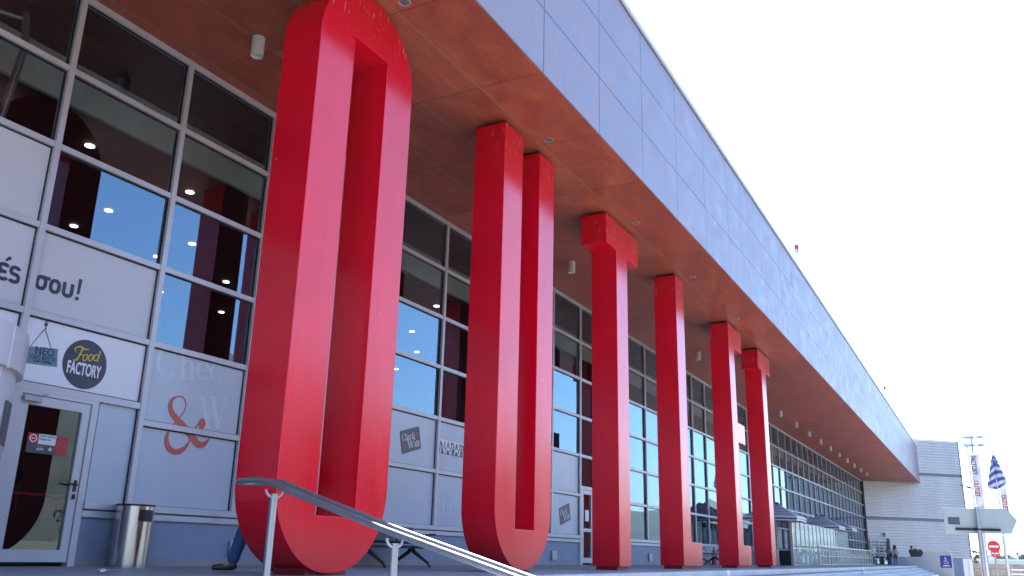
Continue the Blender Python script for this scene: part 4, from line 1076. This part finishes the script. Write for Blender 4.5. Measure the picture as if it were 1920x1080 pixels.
def sticker(x, z, s, label, tilt=.27):
    t = thing('promotion_sticker', (x, -.004, z-s/2), label, 'sticker', 'Check in and Win stickers')
    ct, sn = cos(tilt), sin(tilt)
    def rp(u, w): return (x+u*ct-w*sn, z+u*sn+w*ct)
    r = .03; pts = []; hw, hh = .345*s/.66, .225*s/.66
    for (cx, cz, a) in ((hw-r, -hh+r, -pi/2), (hw-r, hh-r, 0), (-hw+r, hh-r, pi/2), (-hw+r, -hh+r, pi)):
        for k in range(5): pts.append(rp(cx+r*cos(a+pi/8*k), cz+r*sin(a+pi/8*k)))
    MB().prism(pts, 'y', -.006, -.001).build('plate', 'charcoal', t)
    p = rp(-hw*.84, hh*.12); serif_mb('Check', .165, p[0], p[1], tilt, -.0065, 1.0, .095, th=.002).build('lettering', 'white_print', t)
    p = rp(hw*.48, hh*.14); serif_mb('in', .15, p[0], p[1], tilt, -.0065, 1.0, th=.002).build('lettering', 'coral', t)
    p = rp(-hw*.36, -hh*.70); serif_mb('Win', .235, p[0], p[1], tilt, -.0065, .98, .095, th=.002).build('lettering', 'white_print', t)
    p = rp(-hw*.86, -hh*.70); serif_mb('&', .19, p[0], p[1], tilt, -.0065, .9, th=.002).build('lettering', 'coral', t)
sticker(14.62, 2.36, .66, 'dark Check in and Win sticker on the pale panel just right of the O'); sticker(22.06, 1.28, .66, 'dark Check in and Win sticker on the pale panel just right of the U')
t = thing('brand_sign', (16.4, -.004, 2.22), 'black and white clothing brand nameplate half hidden behind the U', 'sign')
MB().box(15.66, 17.40, -.005, -.001, 2.36, 2.505).build('upper_half', 'white_print', t); MB().box(15.66, 17.40, -.005, -.001, 2.22, 2.36).build('lower_half', 'charcoal', t)
tm = text_mb('NAPAPIJRI', .36, on_wall(15.70, 2.238, -.009), bold=.004, xs=.82, depth=.0008)
# lettering switches colour along the middle line: dark above, white below
def clip(src, z, above):
    bm = bmesh.new(); vs = [bm.verts.new(v) for v in src.v]
    for f in src.f:
        try: bm.faces.new([vs[i] for i in f])
        except ValueError: pass
    bmesh.ops.bisect_plane(bm, geom=list(bm.verts)+list(bm.edges)+list(bm.faces), plane_co=(0, 0, z), plane_no=(0, 0, 1), clear_inner=above, clear_outer=not above)
    o = MB(); bm.verts.index_update(); o.v = [v.co.copy() for v in bm.verts]; o.f = [[v.index for v in f.verts] for f in bm.faces]; bm.free(); return o
clip(tm, 2.36, True).build('upper_lettering', 'charcoal', t); clip(tm, 2.36, False).build('lower_lettering', 'white_print', t)
# stickers on the glass door
t = thing('door_notice', (6.8, -.01, 1.28), 'no entry notice with white text field and black strip on the glass door', 'notice')
MB().box(6.615, 6.755, -.006, -.002, 1.385, 1.505).build('red_field', 'sign_red', t); MB().box(6.755, 6.985, -.006, -.002, 1.385, 1.505).build('text_field', 'white_print', t); MB().box(6.615, 6.985, -.006, -.002, 1.275, 1.384).build('black_strip', 'charcoal', t)
q = ribbon([(6.685+.042*cos(a), 1.445+.042*sin(a), .013) for a in [2*pi*k/24 for k in range(25)]], -.009, -.007); q.box(6.662, 6.708, -.009, -.007, 1.439, 1.451); q.build('no_entry_ring', 'white_print', t)
text_mb('Έξοδος Κινδύνου', .036, on_wall(6.765, 1.472, -.0075), xs=.72, bold=.0008, depth=.0006).build('lettering', 'navy', t)
text_mb('Emergency Exit', .032, on_wall(6.765, 1.437, -.0075), xs=.78, bold=.0006, depth=.0006).build('lettering', 'navy', t)
text_mb('Food', .034, on_wall(6.755, 1.345, -.0075), shear=.3, depth=.0006).build('lettering', 'yellow', t); text_mb('FACTORY', .034, on_wall(6.748, 1.312, -.0075), xs=.6, bold=.001, depth=.0006).build('lettering', 'white_print', t)
MB().prism([(6.925, 1.31), (6.95, 1.335), (6.925, 1.36), (6.90, 1.335)], 'y', -.009, -.007).build('diamond_mark', 'white_print', t)
t = thing('opening_hours_sticker', (7.07, -.01, 1.27), 'red opening hours sticker on the glass door, right of the black notice', 'sticker')
MB().box(6.99, 7.15, -.006, -.002, 1.27, 1.495).build('sheet', 'sign_red', t)
b = MB()
for k in range(8): b.box(7.01, 7.065, -.0075, -.0065, 1.295+k*.02, 1.300+k*.02); b.box(7.08, 7.13, -.0075, -.0065, 1.295+k*.02, 1.300+k*.02)
b.build('text_lines', 'coral', t)

# ------------------------------------------------------------------ people
def skin_mesh(name, pts, edges, root, mat, parent, sub=2):
    """pts: {name: (x,y,z,r)}; grows one continuous surface along the edges"""
    keys = list(pts); idx = {k: i for i, k in enumerate(keys)}
    me = bpy.data.meshes.new(name); me.from_pydata([pts[k][:3] for k in keys], [(idx[a], idx[c]) for a, c in edges], [])
    o = bpy.data.objects.new(name, me); COL.objects.link(o)
    sk = o.modifiers.new('skin', 'SKIN'); sk.use_smooth_shade = True
    for k in keys:
        v = me.skin_vertices[0].data[idx[k]]; r = pts[k][3]; v.radius = (r if not isinstance(r, tuple) else r[0], r if not isinstance(r, tuple) else r[1]); v.use_root = (k == root)
    if sub:
        s = o.modifiers.new('sub', 'SUBSURF'); s.levels = sub; s.render_levels = sub
    dg = bpy.context.evaluated_depsgraph_get(); dg.update(); nm = bpy.data.meshes.new_from_object(o.evaluated_get(dg)); bpy.data.objects.remove(o)
    nm.name = name; n = bpy.data.objects.new(name, nm); COL.objects.link(n)
    nm.materials.clear(); nm.materials.append(MAT[mat]); n.parent = parent
    nm.polygons.foreach_set('use_smooth', [True]*len(nm.polygons)); return n
STAND = dict(pelvis=(0, 0, .92, .115), waist=(0, 0, 1.05, .105), chest=(0, 0, 1.24, .125), upper=(0, 0, 1.36, .10), neck=(0, .005, 1.46, .05), jaw=(0, .02, 1.52, .062), head=(0, .015, 1.60, .088), crown=(0, .005, 1.68, .065), nose=(0, .115, 1.585, .012),
             shl=(-.17, 0, 1.38, .055), ell=(-.22, -.02, 1.12, .040), wrl=(-.22, .08, .89, .027), hal=(-.215, .10, .81, .030), shr=(.17, 0, 1.38, .055), elr=(.22, -.02, 1.12, .040), wrr=(.22, .08, .89, .027), har=(.215, .10, .81, .030),
             hil=(-.09, 0, .86, .09), knl=(-.10, .02, .48, .055), anl=(-.10, -.02, .09, .038), tol=(-.11, .14, .03, .03), hir=(.09, 0, .86, .09), knr=(.10, .02, .48, .055), anr=(.10, -.02, .09, .038), tor=(.11, .14, .03, .03))
EDG = [('pelvis', 'waist'), ('waist', 'chest'), ('chest', 'upper'), ('upper', 'neck'), ('neck', 'jaw'), ('jaw', 'head'), ('head', 'crown'), ('head', 'nose'), ('upper', 'shl'), ('shl', 'ell'), ('ell', 'wrl'), ('wrl', 'hal'), ('upper', 'shr'), ('shr', 'elr'), ('elr', 'wrr'), ('wrr', 'har'),
       ('pelvis', 'hil'), ('hil', 'knl'), ('knl', 'anl'), ('anl', 'tol'), ('pelvis', 'hir'), ('hir', 'knr'), ('knr', 'anr'), ('anr', 'tor')]
def person(loc, heading, label, pose=None, skin='skin', top='shirt_grey', bottom='denim', shoes='shoe', hair='short', s=.94, shorts=False, fingers=False, pack=None, sleeve=.45):
    t = thing('person', loc, label, 'person')
    J = dict(STAND); J.update(pose or {})
    ca, sa = cos(heading), sin(heading)      # heading: direction of local +y, angle from +y counter-clockwise
    def tr(p, g=0.0, k=1.0):
        x, y, z = p[0]*s, p[1]*s, p[2]*s
        return (x*ca-y*sa, x*sa+y*ca, z, (p[3]*k+g)*s)
    body = {k: tr(v) for k, v in J.items()}; ed = list(EDG)
    if fingers:
        for sd, sg in (('l', -1), ('r', 1)):
            h = Vector(J['ha'+sd][:3]); w = Vector(J['wr'+sd][:3]); d = (h-w).normalized(); sd_ = Vector((0, 1, 0)) if abs(d.y) < .8 else Vector((0, 0, 1)); sd_ = (sd_-d*sd_.dot(d)).normalized()
            for f, (off, ln) in enumerate(((-.03, .07), (-.01, .085), (.01, .08), (.028, .06))):
                a = h+sd_*off+d*.02; e = a+d*ln*.55; e2 = a+d*ln+Vector((-sg*.02, 0, 0))
                body['f%s%d' % (sd, f)] = tr((*a, .009)); body['g%s%d' % (sd, f)] = tr((*e, .0085)); body['k%s%d' % (sd, f)] = tr((*e2, .007))
                ed += [('ha'+sd, 'f%s%d' % (sd, f)), ('f%s%d' % (sd, f), 'g%s%d' % (sd, f)), ('g%s%d' % (sd, f), 'k%s%d' % (sd, f))]
            a = h-d*.01-sd_*.04; e = a-sd_*.02+d*.045; body['t'+sd] = tr((*a, .011)); body['u'+sd] = tr((*e, .009)); ed += [('ha'+sd, 't'+sd), ('t'+sd, 'u'+sd)]
    skin_mesh('body', body, ed, 'pelvis', skin, t)
    def lerp(a, c, f): return tuple(J[a][i]+(J[c][i]-J[a][i])*f for i in range(4))
    # shirt
    P_ = {k: tr(J[k], .018) for k in ('waist', 'chest', 'upper', 'shl', 'shr')}; P_['hem'] = tr((J['pelvis'][0], J['pelvis'][1], J['pelvis'][2]+.02, .125), .012)
    P_['sl'] = tr(lerp('shl', 'ell', sleeve*2 if sleeve <= .5 else 1.0), .018); P_['sr'] = tr(lerp('shr', 'elr', sleeve*2 if sleeve <= .5 else 1.0), .018); P_['col'] = tr(lerp('upper', 'neck', .55), .02)
    ee = [('hem', 'waist'), ('waist', 'chest'), ('chest', 'upper'), ('upper', 'col'), ('upper', 'shl'), ('upper', 'shr'), ('shl', 'sl'), ('shr', 'sr')]
    if sleeve > .5:
        P_['cl'] = tr(lerp('ell', 'wrl', .9), .015); P_['cr'] = tr(lerp('elr', 'wrr', .9), .015); ee += [('sl', 'cl'), ('sr', 'cr')]
    skin_mesh('shirt', P_, ee, 'chest', top, t)
    # trousers
    fr = .62 if shorts else .97
    Q = {k: tr(J[k], .018) for k in ('pelvis', 'hil', 'hir')}; Q['wst'] = tr(lerp('pelvis', 'waist', .5), .01)
    ee = [('wst', 'pelvis'), ('pelvis', 'hil'), ('pelvis', 'hir')]
    for sd in 'lr':
        if shorts: Q['h'+sd] = tr(lerp('hi'+sd, 'kn'+sd, .75), .03); ee += [('hi'+sd, 'h'+sd)]
        else: Q['kn'+sd] = tr(J['kn'+sd], .022); Q['h'+sd] = tr(lerp('kn'+sd, 'an'+sd, 1.06), .034); ee += [('hi'+sd, 'kn'+sd), ('kn'+sd, 'h'+sd)]
    skin_mesh('shorts' if shorts else 'trousers', Q, ee, 'pelvis', bottom, t)
    for sd in 'lr':
        a, e = J['an'+sd], J['to'+sd]; hx = tuple(a[i]-(e[i]-a[i])*.35 for i in range(2))
        skin_mesh('shoe', {'a': tr((hx[0], hx[1], min(a[2], e[2]+.05)-.03, .040)), 'b': tr((a[0], a[1], a[2]-.045, .046)), 'c': tr(((a[0]+e[0])/2, (a[1]+e[1])/2, (a[2]+e[2])/2-.012, .046)), 'd': tr((e[0], e[1]+.03, e[2]+.008, .034)), 'e': tr((a[0], a[1], a[2]+.03, .046))}, [('a', 'b'), ('b', 'c'), ('c', 'd'), ('b', 'e')], 'b', shoes, t)
    hd, cr = Vector(J['head'][:3]), Vector(J['crown'][:3])
    if hair == 'bun': H = {'a': tr((hd.x, hd.y-.03, hd.z, .098)), 'b': tr((cr.x, cr.y-.015, cr.z+.02, .08)), 'c': tr((hd.x, hd.y-.10, hd.z-.10, .07)), 'd': tr((hd.x, hd.y-.08, hd.z-.2, .045))}; he = [('a', 'b'), ('a', 'c'), ('c', 'd')]
    elif hair == 'curly': H = {'a': tr((hd.x, hd.y-.03, hd.z+.02, .15)), 'b': tr((cr.x, cr.y-.02, cr.z+.04, .12)), 'c': tr((hd.x, hd.y-.05, hd.z-.12, .11))}; he = [('a', 'b'), ('a', 'c')]
    else: H = {'a': tr((hd.x, hd.y-.022, hd.z+.03, .090)), 'b': tr((cr.x, cr.y-.005, cr.z+.012, .072)), 'c': tr((hd.x, hd.y-.05, hd.z-.04, .07))}; he = [('a', 'b'), ('a', 'c')]
    skin_mesh('hair', H, he, 'a', 'hair', t, 1 if hair != 'curly' else 2)
    return t
# walker half hidden by the O
walk = dict(ell=(-.24, .0, 1.13, .054), wrl=(-.16, .20, 1.24, .034), hal=(-.12, .26, 1.27, .030), hil=(-.08, .02, .86, .09), knl=(-.09, .17, .49, .062), anl=(-.09, .27, .105, .042), tol=(-.10, .48, .04, .028),
            hir=(.08, -.02, .86, .09), knr=(.09, -.06, .48, .058), anr=(.09, -.28, .12, .04), tor=(.10, -.13, .03, .03))
walker = person((8.01, -2.48, FZ), math.atan2(.47, .88)+.05, 'person in blue jeans and black shoes walking behind the red O', walk, top='shirt_dark', fingers=True)
# two women seen from behind near the far entrance
t1 = person((88.35, -1.72, FZ), -2.2+pi+.4, 'woman in blue jeans with a dark shoulder bag near the far entrance', dict(elr=(.26, .05, 1.15, .04), wrr=(.16, .22, 1.12, .027), har=(.12, .27, 1.12, .03)), skin='skin_dark', top='shirt_grey', hair='short', s=.90)
t2 = person((88.55, -2.25, FZ), -pi/2+.3, 'woman with big curly hair, pink top and dark shorts near the far entrance', dict(ell=(-.26, .04, 1.14, .04), wrl=(-.28, .2, 1.10, .027), hal=(-.28, .26, 1.12, .03)), skin='skin_dark', top='shirt_pink', bottom='shorts', shorts=True, hair='curly', s=.94)
tag(MB().prism([(88.16, -2.06), (88.34, -2.06), (88.36, -1.86), (88.14, -1.86)], 'z', .62, 1.0).build('shoulder_bag', 'shirt_dark', bevel=.03), 'dark shoulder bag carried by the woman in blue jeans', 'bag')
SIT = dict(pelvis=(0, 0, .50, .115), waist=(0, .0, .63, .105), chest=(0, .03, .82, .125), upper=(0, .05, .94, .10), neck=(0, .07, 1.04, .05), jaw=(0, .10, 1.10, .062), head=(0, .10, 1.18, .088), crown=(0, .09, 1.26, .065), nose=(0, .20, 1.165, .012),
           shl=(-.17, .04, .96, .055), ell=(-.22, .10, .72, .040), wrl=(-.12, .30, .62, .027), hal=(-.08, .36, .60, .03), shr=(.17, .04, .96, .055), elr=(.22, .10, .72, .040), wrr=(.12, .30, .62, .027), har=(.08, .36, .60, .03),
           hil=(-.09, .04, .47, .09), knl=(-.11, .44, .50, .058), anl=(-.11, .46, .09, .038), tol=(-.12, .60, .03, .03), hir=(.09, .04, .47, .09), knr=(.11, .44, .50, .058), anr=(.11, .46, .09, .038), tor=(.12, .60, .03, .03))
LOWSIT = {k: (v[0], v[1], v[2]-(.36 if k not in ('knl', 'knr', 'anl', 'anr', 'tol', 'tor') else 0), v[3]) for k, v in SIT.items()}
person((85.2, -.62, FZ), pi*.80, 'person in dark red top sitting low on the floor by the far entrance', LOWSIT, skin='skin_dark', top='shorts', bottom='shirt_grey', s=.94)
person((80.15, -4.22, .66-.42*.94), pi*.5+pi-.4, 'person in dark jacket sitting on the low end of the grey parapet', SIT, top='shirt_dark', bottom='shirt_dark', sleeve=.9, s=.94)
def backpack(x, y, z, label, s=1.0):
    t = thing('backpack', (x, y, z), label, 'backpack')
    MB().prism([(-.16*s, 0), (.16*s, 0), (.19*s, .10*s), (.17*s, .36*s), (.09*s, .48*s), (-.09*s, .48*s), (-.17*s, .36*s), (-.19*s, .10*s)], 'x', -.12*s, .12*s)
    b = MB(Matrix.Translation((x, y, z))); b.prism([(-.16*s, 0), (.16*s, 0), (.19*s, .10*s), (.17*s, .36*s), (.09*s, .48*s), (-.09*s, .48*s), (-.17*s, .36*s), (-.19*s, .10*s)], 'x', -.12*s, .12*s); b.build('pack', 'black', t, bevel=.03)
    b = MB(Matrix.Translation((x, y, z))); b.box(-.17*s, -.12*s, -.12*s, .12*s, .04*s, .24*s); b.build('front_pocket', 'shirt_dark', t, bevel=.015)
    MB(Matrix.Translation((x, y, z))).tube([(0, -.05*s, .47*s), (0, -.03*s, .53*s), (0, .03*s, .53*s), (0, .05*s, .47*s)], .012, 6).build('handle', 'black', t)
backpack(80.2, -4.52, .668, 'black backpack resting on the parapet, next to the seated person', 1.25); backpack(80.2, -4.86, .672, 'black backpack on the parapet, farther from the seated person', 1.15)
tag(MB().box(88.35, 88.75, -1.30, -1.02, FZ, .68).build('entrance_bin', 'bin_dark', bevel=.02), 'dark square bin in front of the far entrance door', 'bin')

# ------------------------------------------------------------------ trees across the forecourt: far row mirrored in the glass, near group added
def tree(x, y, h, label, seed):
    t = thing('tree', (x, y, GZ), label, 'tree', 'trees across the forecourt'); rnd = random.Random(seed)
    b = MB(); b.tube([(x, y, GZ), (x+.1, y, GZ+h*.25), (x+.05, y+.1, GZ+h*.5)], [.16, .12, .07], 8)
    for k in range(5):
        a = k*1.26+rnd.random(); b.tube([(x+.08, y+.05, GZ+h*(.28+.05*k)), (x+h*.14*cos(a), y+h*.14*sin(a), GZ+h*(.45+.06*k)), (x+h*.24*cos(a), y+h*.24*sin(a), GZ+h*(.6+.05*k))], [.07, .05, .02], 6)
    b.build('trunk', 'bark', t, smooth=True)
    c = MB()
    cl = [(rnd.uniform(-.26, .26)*h, rnd.uniform(-.26, .26)*h, rnd.uniform(.42, .95)*h) for _ in range(16)]
    for (cx, cy, cz) in cl:
        r = rnd.uniform(.09, .17)*h
        for j in range(95):
            d = Vector((rnd.gauss(0, 1), rnd.gauss(0, 1), rnd.gauss(0, .8))); d = d.normalized()*r*rnd.uniform(.35, 1)
            p = Vector((x+cx, y+cy, GZ+cz))+d; q = rnd.uniform(.07, .16)
            u = Vector((rnd.gauss(0, 1), rnd.gauss(0, 1), rnd.gauss(0, 1))).normalized(); w = u.cross(Vector((rnd.gauss(0, 1), rnd.gauss(0, 1), rnd.gauss(0, 1)))).normalized()
            c.add([p-u*q, p+w*q*.6, p+u*q, p-w*q*.6], [(0, 1, 2, 3)])
    c.build('crown', 'leaf', t, normals=False)
for k, (x, y, h) in enumerate(((25.6, -17.6, 5.9), (28.6, -18.2, 5.2), (31.5, -16.6, 5.6), (34.6, -17.2, 5.0), (30.0, -21.0, 5.8))):  # unseen near trees, added to darken the low reflections on the letter fronts
    tree(x, y, h, 'dense dark tree added across the road to darken reflections in the red letters', 60+k)
for k in range(9):
    tree(38+7.5*k+random.uniform(-2, 2), -36-1.5*k+random.uniform(-4, 4), random.uniform(4.5, 7), 'green tree far across the road, seen mirrored in the glass', 20+k)

# ------------------------------------------------------------------ the bright summer haze
def haze():
    g = NT('haze_air'); v = g.n('ShaderNodeVolumePrincipled'); v.inputs['Color'].default_value = (.80, .90, 1.0, 1)
    v.inputs['Density'].default_value = HAZE; v.inputs['Anisotropy'].default_value = .35
    g.l(v.outputs[0], g.out.inputs['Volume'])
    o = MB().box(-5300, 5300, -5300, 5300, -60, 330).build('haze', g.m, origin=(0, 0, 0)); tag(o, kind='stuff')
HAZE = 0.0001
haze()
